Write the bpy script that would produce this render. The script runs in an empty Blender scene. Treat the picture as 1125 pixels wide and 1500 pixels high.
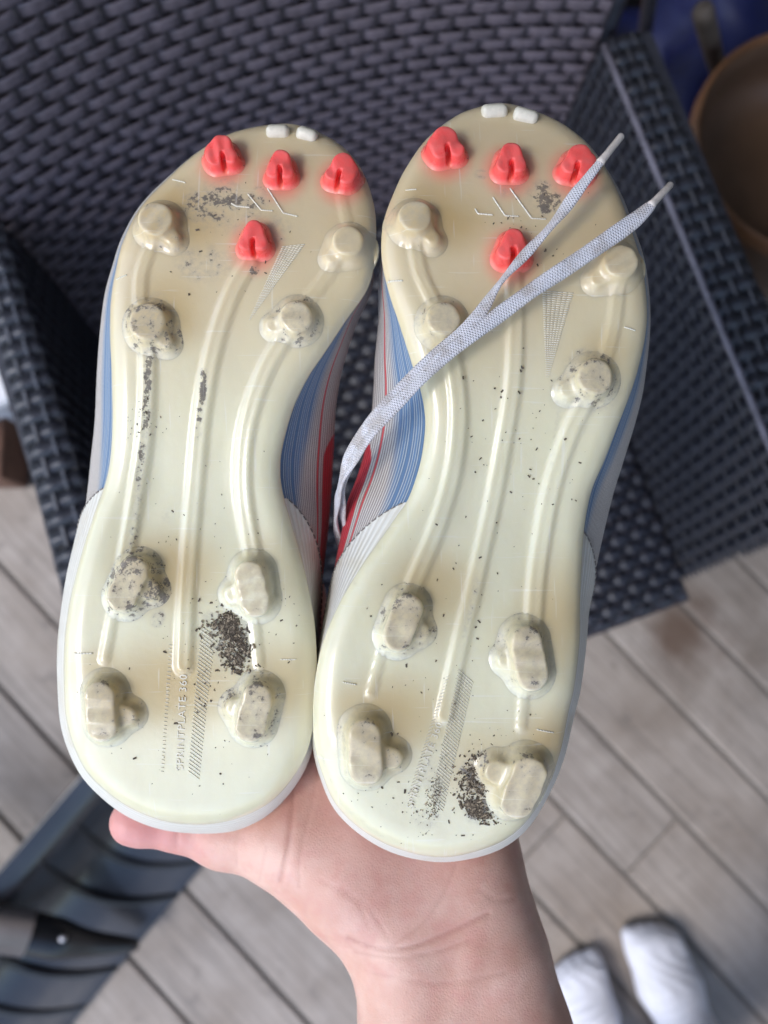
import bpy, bmesh, math, random
import numpy as np
from mathutils import Matrix, Vector, geometry
random.seed(4); RNG = np.random.default_rng(4)
sc = bpy.context.scene
COL = sc.collection
R = math.radians

# ------------------------------------------------------------------ camera
F, CX, CY, CAMH = 1133.0, 562.5, 750.0, 1.22          # focal length in photo pixels, camera height (m)
_z = np.array([62.5, 140.0, 1133.0]); _z /= np.linalg.norm(_z)
_y = np.array([0, 1.0, 0]); _y -= _y.dot(_z) * _z; _y /= np.linalg.norm(_y)
_x = np.cross(_y, _z)
CM = np.array([_x, _y, _z])                            # camera axes -> world
CAMROT = Matrix(CM.tolist()).to_4x4()
CAMMAT = Matrix.Translation((0, 0, CAMH)) @ CAMROT
cam = bpy.data.cameras.new('camera'); camo = bpy.data.objects.new('camera', cam); COL.objects.link(camo)
camo.matrix_world = CAMMAT
cam.sensor_fit = 'VERTICAL'; cam.sensor_height = 24.0; cam.lens = 24.0 * F / 1500.0
cam.clip_start = 0.01; cam.clip_end = 400
cam.dof.use_dof = True; cam.dof.focus_distance = 0.278; cam.dof.aperture_fstop = cam.lens / 4.0
sc.camera = camo

# ------------------------------------------------------------------ sky and sun
SUN_EL, SUN_AZ = 50.0, 242.0      # azimuth of the sun, degrees clockwise from +Y: low left of the picture
w = bpy.data.worlds.new('World'); sc.world = w; w.use_nodes = True
nt = w.node_tree; nt.nodes.clear()
sky = nt.nodes.new('ShaderNodeTexSky'); sky.sky_type = 'NISHITA'; sky.sun_disc = False
sky.sun_elevation = R(SUN_EL); sky.sun_rotation = R(SUN_AZ); sky.air_density = 1.0; sky.dust_density = 1.2; sky.ozone_density = 1.0
bgn = nt.nodes.new('ShaderNodeBackground'); bgn.inputs['Strength'].default_value = 0.15
wo = nt.nodes.new('ShaderNodeOutputWorld')
nt.links.new(sky.outputs[0], bgn.inputs[0]); nt.links.new(bgn.outputs[0], wo.inputs[0])
sl = bpy.data.lights.new('sun', 'SUN'); sl.energy = 1.05; sl.angle = R(22); sl.color = (1, 0.98, 0.96)
so = bpy.data.objects.new('sun', sl); COL.objects.link(so)
_d = Vector((math.sin(R(SUN_AZ)) * math.cos(R(SUN_EL)), math.cos(R(SUN_AZ)) * math.cos(R(SUN_EL)), math.sin(R(SUN_EL))))
so.rotation_euler = _d.to_track_quat('Z', 'Y').to_euler(); so.location = _d * 8
vs = sc.view_settings; vs.view_transform = 'Standard'; vs.look = 'None'; vs.gamma = 1; vs.use_curve_mapping = False
vs.exposure = 1.25
sc.cycles.max_bounces = 8; sc.cycles.diffuse_bounces = 4; sc.cycles.caustics_reflective = False; sc.cycles.caustics_refractive = False

# ------------------------------------------------------------------ helpers
def ray(px, py): return CM @ np.array([(px - CX) / F, (CY - py) / F, -1.0])
def at_z(px, py, z):
    r = ray(px, py); t = (z - CAMH) / r[2]
    return np.array([0, 0, CAMH]) + r * t
def at_d(px, py, d): return np.array([0, 0, CAMH]) + ray(px, py) * d

def tag(o, label=None, cat=None, group=None, kind=None):
    if label: o['label'] = label
    if cat: o['category'] = cat
    if group: o['group'] = group
    if kind: o['kind'] = kind
    return o
def link(name, me, mat=None, parent=None):
    o = bpy.data.objects.new(name, me); COL.objects.link(o)
    if mat is not None:
        for m in (mat if isinstance(mat, (list, tuple)) else [mat]): me.materials.append(m)
    if parent is not None: o.parent = parent
    return o
def empty(name, loc=(0, 0, 0), rot=None):
    o = bpy.data.objects.new(name, None); COL.objects.link(o); o.empty_display_size = 0.05
    if rot is not None:
        o.matrix_world = Matrix.Translation(loc) @ rot
    else: o.location = loc
    return o
def mesh_np(name, V, Fc, smooth=True):
    me = bpy.data.meshes.new(name)
    V = np.asarray(V, dtype=np.float32)
    if isinstance(Fc, np.ndarray):
        n, k = Fc.shape
        me.vertices.add(len(V)); me.vertices.foreach_set('co', V.ravel())
        me.loops.add(n * k); me.loops.foreach_set('vertex_index', Fc.astype(np.int32).ravel())
        me.polygons.add(n); me.polygons.foreach_set('loop_start', np.arange(0, n * k, k, dtype=np.int32))
        me.update(calc_edges=True); me.validate()
    else:
        me.from_pydata([tuple(v) for v in V], [], Fc)
    if smooth: me.polygons.foreach_set('use_smooth', np.ones(len(me.polygons), dtype=bool))
    me.update()
    return me
def vattr(me, name, arr):
    a = me.attributes.new(name, 'FLOAT', 'POINT'); a.data.foreach_set('value', np.asarray(arr, dtype=np.float32))
class MB:
    """collects boxes / tubes into one mesh"""
    def __init__(s): s.v = []; s.f = []
    def add(s, V, Fc):
        o = len(s.v); s.v += [tuple(p) for p in V]; s.f += [tuple(i + o for i in q) for q in Fc]
    def box(s, c, sz, M=None):
        x, y, z = [k / 2 for k in sz]
        P = [Vector((a * x, b * y, d * z)) for d in (-1, 1) for b in (-1, 1) for a in (-1, 1)]
        if M is not None: P = [M @ p for p in P]
        s.add([tuple(p + Vector(c)) for p in P], [(0, 2, 3, 1), (4, 5, 7, 6), (0, 1, 5, 4), (2, 6, 7, 3), (0, 4, 6, 2), (1, 3, 7, 5)])
    def tube(s, pts, rad, n=12, cap=True):
        pts = [Vector(p) for p in pts]; V = []; m = len(pts)
        rs = rad if isinstance(rad, (list, tuple)) else [rad] * m
        ref = None
        for i, p in enumerate(pts):
            t = (pts[min(i + 1, m - 1)] - pts[max(i - 1, 0)]).normalized()
            if ref is None: ref = t.orthogonal().normalized()
            ref = (ref - t * ref.dot(t)).normalized(); b = t.cross(ref)
            for k in range(n):
                a = 2 * math.pi * k / n; V.append(p + (ref * math.cos(a) + b * math.sin(a)) * rs[i])
        Fc = [(i * n + k, i * n + (k + 1) % n, (i + 1) * n + (k + 1) % n, (i + 1) * n + k) for i in range(m - 1) for k in range(n)]
        if cap: Fc += [tuple(reversed(range(n))), tuple((m - 1) * n + k for k in range(n))]
        s.add(V, Fc)
    def build(s, name, mat, parent=None, smooth=False, bevel=0, seg=2):
        me = bpy.data.meshes.new(name); me.from_pydata(s.v, [], s.f); me.update()
        if bevel:
            bm = bmesh.new(); bm.from_mesh(me); bmesh.ops.recalc_face_normals(bm, faces=bm.faces)
            ed = [e for e in bm.edges if len(e.link_faces) == 2 and e.calc_face_angle(0) > 0.6]
            bmesh.ops.bevel(bm, geom=ed, offset=bevel, segments=seg, profile=0.5, affect='EDGES'); bm.to_mesh(me); bm.free()
        me.polygons.foreach_set('use_smooth', np.full(len(me.polygons), smooth)); me.update()
        return link(name, me, mat, parent)
def catmull(P, n, closed=False):
    P = np.asarray(P, float); m = len(P)
    segs = m if closed else m - 1
    T = np.linspace(0, segs, n, endpoint=not closed)
    out = np.zeros((n, P.shape[1]))
    for k, t in enumerate(T):
        i = min(int(t), segs - 1); u = t - i
        idx = [(i + j) % m if closed else min(max(i + j, 0), m - 1) for j in (-1, 0, 1, 2)]
        a, b, c, d = P[idx]
        out[k] = 0.5 * (2 * b + (c - a) * u + (2 * a - 5 * b + 4 * c - d) * u * u + (-a + 3 * b - 3 * c + d) * u ** 3)
    return out
def seg_dist(Q, A, B):
    """distance of points Q (n,2) to a polyline given by segments A,B (m,2)"""
    best = np.full(len(Q), 1e9); ab = B - A; L = (ab ** 2).sum(1) + 1e-12
    for i in range(len(A)):
        t = np.clip(((Q - A[i]) @ ab[i]) / L[i], 0, 1)
        best = np.minimum(best, np.linalg.norm(Q - A[i] - t[:, None] * ab[i], axis=1))
    return best
def poly_dist(Q, P): P = np.asarray(P); return seg_dist(np.asarray(Q), P[:-1], P[1:])
def sstep(a, b, x): t = np.clip((x - a) / (b - a), 0, 1); return t * t * (3 - 2 * t)

# ---- signed-distance modelling: smooth unions of tapered capsules turned into a mesh (surface nets)
def surface_net(D, org, vox):
    s = D < 0
    nx, ny, nz = D.shape
    cnt = np.zeros((nx - 1, ny - 1, nz - 1), np.uint8)
    for i in (0, 1):
        for j in (0, 1):
            for k in (0, 1): cnt += s[i:nx - 1 + i, j:ny - 1 + j, k:nz - 1 + k]
    cells = np.argwhere((cnt > 0) & (cnt < 8)); idx = np.full(cnt.shape, -1, np.int64); idx[tuple(cells.T)] = np.arange(len(cells))
    acc = np.zeros((len(cells), 3)); num = np.zeros(len(cells))
    corners = [(i, j, k) for i in (0, 1) for j in (0, 1) for k in (0, 1)]
    for a in corners:
        for ax in range(3):
            if a[ax]: continue
            b = list(a); b[ax] = 1
            da = D[tuple((cells + a).T)]; db = D[tuple((cells + b).T)]
            m = (da < 0) != (db < 0); t = np.where(m, da / np.where(m, da - db, 1), 0)
            p = np.tile(np.array(a, float), (len(cells), 1)); p[:, ax] = t
            acc[m] += p[m]; num += m
    V = org + (cells + acc / num[:, None]) * vox
    quads = []
    for ax in range(3):
        sl0 = [slice(None)] * 3; sl1 = [slice(None)] * 3; sl0[ax] = slice(0, -1); sl1[ax] = slice(1, None)
        cr = np.argwhere(s[tuple(sl0)] != s[tuple(sl1)]); u, v = [(1, 2), (2, 0), (0, 1)][ax]
        ok = (cr[:, u] > 0) & (cr[:, v] > 0) & (cr[:, u] < D.shape[u] - 1) & (cr[:, v] < D.shape[v] - 1); cr = cr[ok]
        def cell(du, dv):
            c = cr.copy(); c[:, u] -= du; c[:, v] -= dv; return idx[tuple(c.T)]
        q = np.stack([cell(1, 1), cell(0, 1), cell(0, 0), cell(1, 0)], 1)
        flip = ~s[tuple(cr.T)]; q[flip] = q[flip][:, ::-1]; quads.append(q)
    return V, np.concatenate(quads)
def sdf_mesh(name, prims, vox, smooth_iter=0, post=None):
    """prims: (a, b, ra, rb, k[, squash vector, squash factor])"""
    pts = np.array([p for q in prims for p in (q[0], q[1])]); rm = max(max(q[2], q[3]) for q in prims) + 4 * vox
    lo, hi = pts.min(0) - rm, pts.max(0) + rm; n = np.ceil((hi - lo) / vox).astype(int) + 1
    D = np.full(n, 0.05 + rm, np.float32); ax = [lo[i] + np.arange(n[i]) * vox for i in range(3)]
    for q in prims:
        a, b, ra, rb, k = np.array(q[0], float), np.array(q[1], float), q[2], q[3], q[4]
        m = max(ra, rb) + 2 * k + 4 * vox
        i0 = np.maximum(((np.minimum(a, b) - m - lo) / vox).astype(int), 0); i1 = np.minimum(((np.maximum(a, b) + m - lo) / vox).astype(int) + 2, n)
        sl = tuple(slice(i0[i], i1[i]) for i in range(3))
        X = ax[0][i0[0]:i1[0], None, None] - a[0]; Y = ax[1][None, i0[1]:i1[1], None] - a[1]; Z = ax[2][None, None, i0[2]:i1[2]] - a[2]
        ab = b - a; L = ab.dot(ab) + 1e-12
        t = np.clip((X * ab[0] + Y * ab[1] + Z * ab[2]) / L, 0, 1)
        dx, dy, dz = X - t * ab[0], Y - t * ab[1], Z - t * ab[2]
        if len(q) > 5:
            nv = np.array(q[5], float); nv /= np.linalg.norm(nv); c = dx * nv[0] + dy * nv[1] + dz * nv[2]; g = 1 / q[6] - 1
            dx, dy, dz = dx + c * g * nv[0], dy + c * g * nv[1], dz + c * g * nv[2]
        d = np.sqrt(dx * dx + dy * dy + dz * dz) - (ra + (rb - ra) * t)
        o = D[sl]; h = np.maximum(k - np.abs(o - d), 0) / k
        D[sl] = np.minimum(o, d) - h * h * k * 0.25
    V, Q = surface_net(D, lo, vox)
    if post: V = post(V)
    return mesh_np(name, V, Q)

# ------------------------------------------------------------------ materials
def newmat(name):
    m = bpy.data.materials.new(name); m.use_nodes = True
    return m, m.node_tree, m.node_tree.nodes['Principled BSDF']
class N:
    def __init__(s, nt): s.nt = nt
    def n(s, t, **kw):
        o = s.nt.nodes.new('ShaderNode' + t)
        for k, v in kw.items():
            if k in o.inputs.keys(): s.set(o.inputs[k], v)
            else: setattr(o, k, v)
        return o
    def set(s, i, v):
        if isinstance(v, bpy.types.NodeSocket): s.nt.links.new(v, i)
        elif isinstance(v, (tuple, list)) and len(v) == 3 and i.type == 'RGBA': i.default_value = (*v, 1)
        else: i.default_value = v
    def noise(s, vec, scale, detail=4, rough=0.55, dist=0.0):
        o = s.n('TexNoise', Scale=scale, Detail=detail, Roughness=rough, Distortion=dist)
        if vec is not None: s.nt.links.new(vec, o.inputs['Vector'])
        return o.outputs['Fac']
    def ramp(s, fac, stops):
        o = s.n('ValToRGB'); s.nt.links.new(fac, o.inputs[0]); e = o.color_ramp.elements
        while len(e) < len(stops): e.new(0.5)
        for k, (p, c) in enumerate(stops): e[k].position = p; e[k].color = (*c, 1) if len(c) == 3 else c
        return o.outputs[0]
    def mix(s, f, a, b, blend='MIX'):
        o = s.n('Mix', data_type='RGBA', blend_type=blend); s.set(o.inputs[0], f)
        s.set(o.inputs[6], a); s.set(o.inputs[7], b); return o.outputs[2]
    def m(s, op, a, b=0.0, c=0.0, clamp=False):
        o = s.n('Math', operation=op, use_clamp=clamp); s.set(o.inputs[0], a); s.set(o.inputs[1], b); s.set(o.inputs[2], c); return o.outputs[0]
    def step(s, a, b, x):
        o = s.n('MapRange', interpolation_type='SMOOTHSTEP'); s.set(o.inputs[0], x); s.set(o.inputs[1], a); s.set(o.inputs[2], b); return o.outputs[0]
    def attr(s, name): return s.n('Attribute', attribute_name=name).outputs['Fac']
    def obj(s): return s.n('TexCoord').outputs['Object']
    def pos(s): return s.n('NewGeometry').outputs['Position']
    def rnd(s): return s.n('ObjectInfo').outputs['Random']
    def mapv(s, vec, scale=(1, 1, 1), rot=(0, 0, 0), loc=(0, 0, 0)):
        o = s.n('Mapping'); s.nt.links.new(vec, o.inputs[0]); o.inputs['Scale'].default_value = scale; o.inputs['Rotation'].default_value = rot; o.inputs['Location'].default_value = loc
        return o.outputs[0]
    def bump(s, h, strength=0.3, dist=0.001):
        o = s.n('Bump', Strength=strength, Distance=dist); s.nt.links.new(h, o.inputs['Height']); return o.outputs[0]
def simple(name, col, rough=0.5, metallic=0.0, var=0.15, scale=30, bump=0.0, coat=0.0, spec=0.5):
    m, t, b = newmat(name); k = N(t); f = k.noise(k.obj(), scale, 5, 0.6)
    c = k.mix(k.ramp(f, [(0.3, (0, 0, 0)), (0.7, (1, 1, 1))]), tuple(x * (1 - var) for x in col), tuple(min(1, x * (1 + var)) for x in col))
    t.links.new(c, b.inputs['Base Color']); b.inputs['Roughness'].default_value = rough; b.inputs['Metallic'].default_value = metallic
    b.inputs['Coat Weight'].default_value = coat; b.inputs['Specular IOR Level'].default_value = spec
    rr = k.m('MULTIPLY_ADD', k.noise(k.obj(), scale * 2.7, 4), 0.25, rough - 0.12, True); t.links.new(rr, b.inputs['Roughness'])
    if bump: t.links.new(k.bump(k.noise(k.obj(), scale * 6, 4), bump, 0.002), b.inputs['Normal'])
    return m

def mat_sole():
    m, t, b = newmat('milky_moulded_plastic'); k = N(t); o = k.obj()
    tan, red, dirt, stain = k.attr('tan'), k.attr('red'), k.attr('dirt'), k.attr('stain')
    cloud = k.noise(o, 26, 3, 0.5)
    c = k.mix(cloud, (0.73, 0.69, 0.465), (0.80, 0.775, 0.60))
    c = k.mix(k.m('MULTIPLY', tan, k.m('MULTIPLY_ADD', cloud, 0.5, 0.62), clamp=True), c, (0.68, 0.505, 0.285))
    c = k.mix(k.m('MULTIPLY', stain, k.m('MULTIPLY_ADD', cloud, 0.8, 0.5), clamp=True), c, (0.52, 0.335, 0.10))  # amber shade above the studs, painted into the base colour
    c = k.mix(red, c, (0.85, 0.16, 0.12))
    up = k.attr('up'); worn = k.m('MULTIPLY', k.step(0.85, 0.97, up), k.step(0.20, 0.60, k.noise(o, 210, 4)))
    c = k.mix(k.m('MULTIPLY', worn, 0.7), c, (0.60, 0.50, 0.33))
    # grey scuff film and fine specks of soil
    n1 = k.noise(o, 420, 5, 0.7); n2 = k.noise(o, 1500, 3, 0.6); n3 = k.noise(o, 130, 4, 0.6, 0.5)
    thr = k.m('SUBTRACT', 0.80, k.m('MULTIPLY', dirt, 0.36))
    sp = k.step(thr, k.m('ADD', thr, 0.05), k.m('ADD', k.m('MULTIPLY', n1, 0.62), k.m('MULTIPLY', n3, 0.42)))
    film = k.m('MULTIPLY', k.step(0.15, 0.9, dirt), k.m('MULTIPLY', k.m('MULTIPLY', k.step(0.30, 0.70, n1), k.step(0.25, 0.70, n3)), 0.95))
    c = k.mix(film, c, (0.30, 0.275, 0.265))
    c = k.mix(k.m('MULTIPLY', sp, k.m('MULTIPLY_ADD', n2, 0.6, 0.5), clamp=True), c, (0.12, 0.10, 0.085))
    sm = k.noise(k.mapv(o, (1, .3, 1)), 90, 4, 0.65)
    c = k.mix(k.m('MULTIPLY', k.step(0.3, 0.95, sm), 0.30), c, (0.58, 0.49, 0.33))
    sc1 = k.step(0.66, 0.70, k.noise(k.mapv(o, (35, 700, 35), (0, 0, 0.5)), 1.0, 2)); sc2_ = k.step(0.67, 0.71, k.noise(k.mapv(o, (600, 30, 35), (0, 0, 0.35)), 1.0, 2))
    scr = k.m('MAXIMUM', sc1, sc2_); c = k.mix(k.m('MULTIPLY', scr, 0.30), c, (0.82, 0.80, 0.74))
    t.links.new(c, b.inputs['Base Color'])
    r = k.m('ADD', k.m('MULTIPLY_ADD', k.noise(o, 60, 4), 0.26, 0.24), k.m('MULTIPLY', k.m('MAXIMUM', k.m('MAXIMUM', sp, worn), film), 0.45), clamp=True)
    t.links.new(r, b.inputs['Roughness'])
    b.inputs['Subsurface Weight'].default_value = 0.6; b.inputs['Subsurface Radius'].default_value = (1.0, 0.85, 0.6); b.inputs['Subsurface Scale'].default_value = 0.0035
    b.inputs['IOR'].default_value = 1.5; b.inputs['Coat Weight'].default_value = 0.7; b.inputs['Coat Roughness'].default_value = 0.15
    hgt = k.m('ADD', k.m('MULTIPLY', sp, 1.0), k.m('ADD', k.m('MULTIPLY', n1, 0.25), k.m('MULTIPLY', k.noise(o, 75, 2), 0.8)))
    t.links.new(k.bump(hgt, 0.35, 0.0006), b.inputs['Normal'])
    return m
def mat_stud(name, top, low, dirtc, base):
    m, t, b = newmat(name); k = N(t); o = k.obj(); z = k.attr('up')
    n1 = k.noise(o, 380, 5, 0.7); n3 = k.noise(o, 150, 3, 0.6); rr = k.rnd()
    c = k.mix(k.step(0.0, 0.4, z), base, low)
    c = k.mix(k.step(0.35, 0.9, z), c, top)
    worn = k.m('MULTIPLY', k.step(0.82, 0.97, z), k.step(0.3, 0.7, k.noise(o, 200, 4)))
    c = k.mix(k.m('MULTIPLY', worn, 0.45), c, dirtc)
    thr = k.m('SUBTRACT', 0.72, k.m('MULTIPLY', k.attr('dirt'), 0.30))
    sp = k.step(thr, k.m('ADD', thr, 0.04), k.m('ADD', k.m('MULTIPLY', n1, 0.6), k.m('MULTIPLY', n3, 0.45)))
    c = k.mix(k.m('MULTIPLY', sp, 0.85), c, (0.09, 0.075, 0.06))
    t.links.new(c, b.inputs['Base Color'])
    t.links.new(k.m('ADD', k.m('MULTIPLY', worn, 0.45), k.m('MULTIPLY_ADD', n3, 0.2, 0.16), clamp=True), b.inputs['Roughness'])
    b.inputs['Subsurface Weight'].default_value = 0.3; b.inputs['Subsurface Radius'].default_value = (1, .8, .5); b.inputs['Subsurface Scale'].default_value = 0.003
    t.links.new(k.bump(k.m('ADD', n1, sp), 0.4, 0.0005), b.inputs['Normal'])
    return m
def mat_upper():
    m, t, b = newmat('striped_knit_upper'); k = N(t); o = k.obj()
    rho, al, side = k.attr('rho'), k.attr('along'), k.attr('side')      # across, along (0 heel .. 1 toe), 1 = inner side
    wob = k.noise(k.mapv(o, (40, 6, 40)), 1.0, 2)
    ra = k.m('ADD', rho, k.m('MULTIPLY_ADD', wob, 0.06, -0.03))
    ln = k.m('SINE', k.m('MULTIPLY', ra, 170.0)); ln2 = k.m('SINE', k.m('MULTIPLY', ra, 67.0))
    blue_end = k.m('MULTIPLY_ADD', k.step(0.30, 0.62, al), 0.42, 0.16)
    isblue = k.m('SUBTRACT', 1.0, k.step(k.m('SUBTRACT', blue_end, 0.10), k.m('ADD', blue_end, 0.10), ra))
    isblue = k.m('MULTIPLY', isblue, k.step(0.27, 0.48, al))
    blue = k.mix(k.step(-0.2, 0.9, ln), (0.10, 0.18, 0.31), (0.40, 0.46, 0.53))
    blue = k.mix(k.step(0.3, 0.9, ln2), blue, (0.11, 0.21, 0.37))
    pale = k.mix(k.step(-0.5, 0.6, ln), (0.30, 0.26, 0.24), (0.66, 0.62, 0.58))
    c = k.mix(isblue, pale, blue)
    thin = k.m('MULTIPLY', k.m('SUBTRACT', 1.0, k.step(0.008, 0.022, k.m('ABSOLUTE', k.m('SUBTRACT', ra, 0.745)))), k.step(0.25, 0.4, al))
    c = k.mix(k.m('MULTIPLY', thin, side), c, (0.62, 0.06, 0.07))
    r0 = k.m('MULTIPLY_ADD', k.step(0.52, 0.585, al), 0.26, 0.83)
    redb = k.m('MULTIPLY', k.m('MULTIPLY', k.step(r0, k.m('ADD', r0, 0.02), ra), k.step(0.16, 0.24, al)), side)
    redc = k.mix(k.step(-0.3, 0.8, ln), (0.45, 0.008, 0.02), (0.62, 0.03, 0.05))
    c = k.mix(redb, c, redc)
    t.links.new(c, b.inputs['Base Color']); b.inputs['Roughness'].default_value = 0.62; b.inputs['Sheen Weight'].default_value = 0.15
    wv = k.noise(k.mapv(o, (1, 1, 1)), 1400, 2)
    t.links.new(k.bump(k.m('ADD', k.m('MULTIPLY', ln, 0.6), wv), 0.5, 0.0004), b.inputs['Normal'])
    return m
def mat_counter():
    m, t, b = newmat('white_ribbed_heel_counter'); k = N(t); o = k.obj(); rho = k.attr('rho')
    ln = k.m('SINE', k.m('MULTIPLY', rho, 100.0)); n = k.noise(o, 60, 4)
    c = k.mix(k.step(-0.9, 0.2, ln), (0.66, 0.63, 0.56), (0.75, 0.735, 0.68)); c = k.mix(k.m('MULTIPLY', k.step(0.5, 0.75, n), 0.4), c, (0.55, 0.46, 0.30))
    t.links.new(c, b.inputs['Base Color']); b.inputs['Roughness'].default_value = 0.38
    t.links.new(k.bump(ln, 0.35, 0.0004), b.inputs['Normal']); return m
def mat_lace():
    m, t, b = newmat('woven_white_lace'); k = N(t); o = k.obj()
    u, v = k.attr('lace_u'), k.attr('lace_v')
    d1 = k.m('SINE', k.m('ADD', k.m('MULTIPLY', u, 9.0), k.m('MULTIPLY', v, 6200.0))); d2 = k.m('SINE', k.m('SUBTRACT', k.m('MULTIPLY', u, 9.0), k.m('MULTIPLY', v, 6200.0)))
    wv = k.m('MAXIMUM', d1, d2); n = k.noise(o, 110, 5, 0.65); n2 = k.noise(o, 520, 4, 0.7)
    c = k.mix(k.step(-0.4, 0.9, wv), (0.66, 0.64, 0.68), (0.76, 0.745, 0.79))
    c = k.mix(k.m('MULTIPLY', k.step(0.42, 0.66, n), 0.6), c, (0.42, 0.35, 0.30)); c = k.mix(k.m('MULTIPLY', k.step(0.63, 0.70, n2), 0.7), c, (0.13, 0.11, 0.10))
    c = k.mix(k.m('MULTIPLY', k.step(0.75, 0.98, k.m('ABSOLUTE', u)), 0.35), c, (0.45, 0.40, 0.40))
    t.links.new(c, b.inputs['Base Color']); b.inputs['Roughness'].default_value = 0.75; b.inputs['Sheen Weight'].default_value = 0.2
    t.links.new(k.bump(wv, 0.6, 0.0005), b.inputs['Normal']); return m
def mat_skin():
    m, t, b = newmat('skin'); k = N(t); o = k.pos(); n = k.noise(o, 45, 4, 0.55); n2 = k.noise(o, 900, 4, 0.6)
    v = k.n('TexVoronoi', Scale=850.0, feature='DISTANCE_TO_EDGE'); t.links.new(o, v.inputs['Vector'])
    c = k.mix(k.step(0.35, 0.68, n), (0.63, 0.36, 0.285), (0.73, 0.475, 0.395))
    c = k.mix(k.m('MULTIPLY', k.attr('flush'), 0.7), c, (0.68, 0.28, 0.28))
    c = k.mix(k.m('MULTIPLY', k.step(0.45, 0.72, k.noise(o, 110, 4)), 0.32), c, (0.60, 0.25, 0.22))
    c = k.mix(k.m('MULTIPLY', k.attr('crease'), 0.4), c, (0.40, 0.16, 0.13))
    t.links.new(c, b.inputs['Base Color']); b.inputs['Roughness'].default_value = 0.46
    b.inputs['Subsurface Weight'].default_value = 0.25; b.inputs['Subsurface Radius'].default_value = (1, .35, .2); b.inputs['Subsurface Scale'].default_value = 0.006
    t.links.new(k.bump(k.m('ADD', v.outputs['Distance'], k.m('MULTIPLY', n2, 0.5)), 0.22, 0.0006), b.inputs['Normal']); return m
def mat_plank():
    m, t, b = newmat('weathered_deck_paint'); k = N(t); o = k.pos(); rr = k.rnd()
    a = R(46.5); along = k.mapv(o, (1, 1, 1), (0, 0, a))
    g = k.noise(k.mapv(along, (2, 34, 10)), 3.0, 6, 0.62); bl = k.noise(o, 7.0, 6, 0.62, 0.3); sp = k.noise(o, 26, 5, 0.6, 0.4)
    c = k.mix(k.ramp(bl, [(0.32, (0, 0, 0)), (0.68, (1, 1, 1))]), (0.215, 0.178, 0.148), (0.385, 0.342, 0.308))
    c = k.mix(k.m('MULTIPLY', rr, 0.35), c, (0.26, 0.205, 0.16))
    c = k.mix(k.m('MULTIPLY', k.step(0.45, 0.68, g), 0.5), c, (0.13, 0.112, 0.098))
    c = k.mix(k.m('MULTIPLY', k.step(0.58, 0.74, sp), 0.55), c, (0.115, 0.098, 0.09))
    # rust-brown stain by the chair
    st = at_z(1000, 925, 0); dv = k.n('VectorMath', operation='DISTANCE'); t.links.new(o, dv.inputs[0]); dv.inputs[1].default_value = tuple(st)
    ds = k.m('ADD', dv.outputs['Value'], k.m('MULTIPLY_ADD', k.noise(o, 18, 4), 0.14, -0.07))
    c = k.mix(k.m('MULTIPLY', k.m('SUBTRACT', 1.0, k.step(0.0, 0.10, ds)), 0.85), c, (0.10, 0.058, 0.036))
    t.links.new(c, b.inputs['Base Color']); t.links.new(k.m('MULTIPLY_ADD', sp, 0.3, 0.42), b.inputs['Roughness'])
    t.links.new(k.bump(k.m('ADD', g, k.m('MULTIPLY', bl, 0.6)), 0.25, 0.002), b.inputs['Normal']); return m
M = {}
M['sole'] = mat_sole()
M['redstud'] = mat_stud('coral_stud', (0.98, 0.115, 0.105), (1.0, 0.105, 0.095), (0.66, 0.17, 0.15), (0.92, 0.28, 0.20))
M['upper'] = mat_upper(); M['counter'] = mat_counter(); M['lace'] = mat_lace(); M['skin'] = mat_skin(); M['plank'] = mat_plank()
M['lining'] = simple('dark_lining', (0.05, 0.05, 0.06), 0.8)
M['aglet'] = simple('aglet_plastic', (0.55, 0.49, 0.44), 0.3, var=0.3, scale=200)
M['mud'] = simple('dried_mud', (0.13, 0.105, 0.08), 0.95, var=0.6, scale=500, bump=0.5, spec=0.2)
M['flakes'] = simple('dry_soil_flakes', (0.30, 0.245, 0.175), 0.95, var=0.5, scale=500, spec=0.2)
M['rubber_white'] = simple('pale_nub', (0.74, 0.72, 0.70), 0.3, var=0.1, scale=300)
M['stitch'] = simple('stitch_thread', (0.22, 0.20, 0.185), 0.8)
M['emboss'] = simple('raised_scuffed_plastic', (0.74, 0.70, 0.58), 0.35, var=0.15, scale=200)
M['wick_h'] = simple('wide_wicker_strand', (0.130, 0.108, 0.134), 0.5, var=0.25, scale=60, bump=0.15)
M['wick_v'] = simple('narrow_wicker_strand', (0.042, 0.036, 0.046), 0.45, var=0.25, scale=60, bump=0.15)
M['wick_b'] = simple('wicker_underlay', (0.036, 0.032, 0.042), 0.7)
M['wick_s'] = simple('blue_black_strand', (0.028, 0.031, 0.044), 0.40, var=0.25, scale=60, bump=0.15)
M['wick_a'] = simple('arm_strand', (0.032, 0.034, 0.046), 0.40, var=0.2, scale=60, bump=0.15)
M['wick_c'] = simple('edge_highlight_resin', (0.13, 0.125, 0.16), 0.40, var=0.4, scale=60)  # pale, for the painted highlight along the arm edge
M['joint'] = simple('deck_underlay', (0.20, 0.18, 0.16), 0.9)
M['blackpl'] = simple('black_plastic', (0.024, 0.025, 0.030), 0.32, var=0.2, scale=20, bump=0.05, coat=0.3)
M['ribpl'] = simple('black_plastic_rib', (0.012, 0.012, 0.014), 0.35)
M['steel'] = simple('brushed_aluminium', (0.60, 0.58, 0.60), 0.32, 1.0, 0.08)
M['sock'] = simple('white_cotton', (0.72, 0.73, 0.80), 0.9, var=0.05, scale=400, bump=0.5, spec=0.2)
M['brownpot'] = simple('glazed_brown_clay', (0.13, 0.075, 0.045), 0.38, var=0.35, scale=7)
M['potrim'] = simple('worn_pot_rim', (0.22, 0.10, 0.045), 0.4, var=0.25, scale=15)
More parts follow.
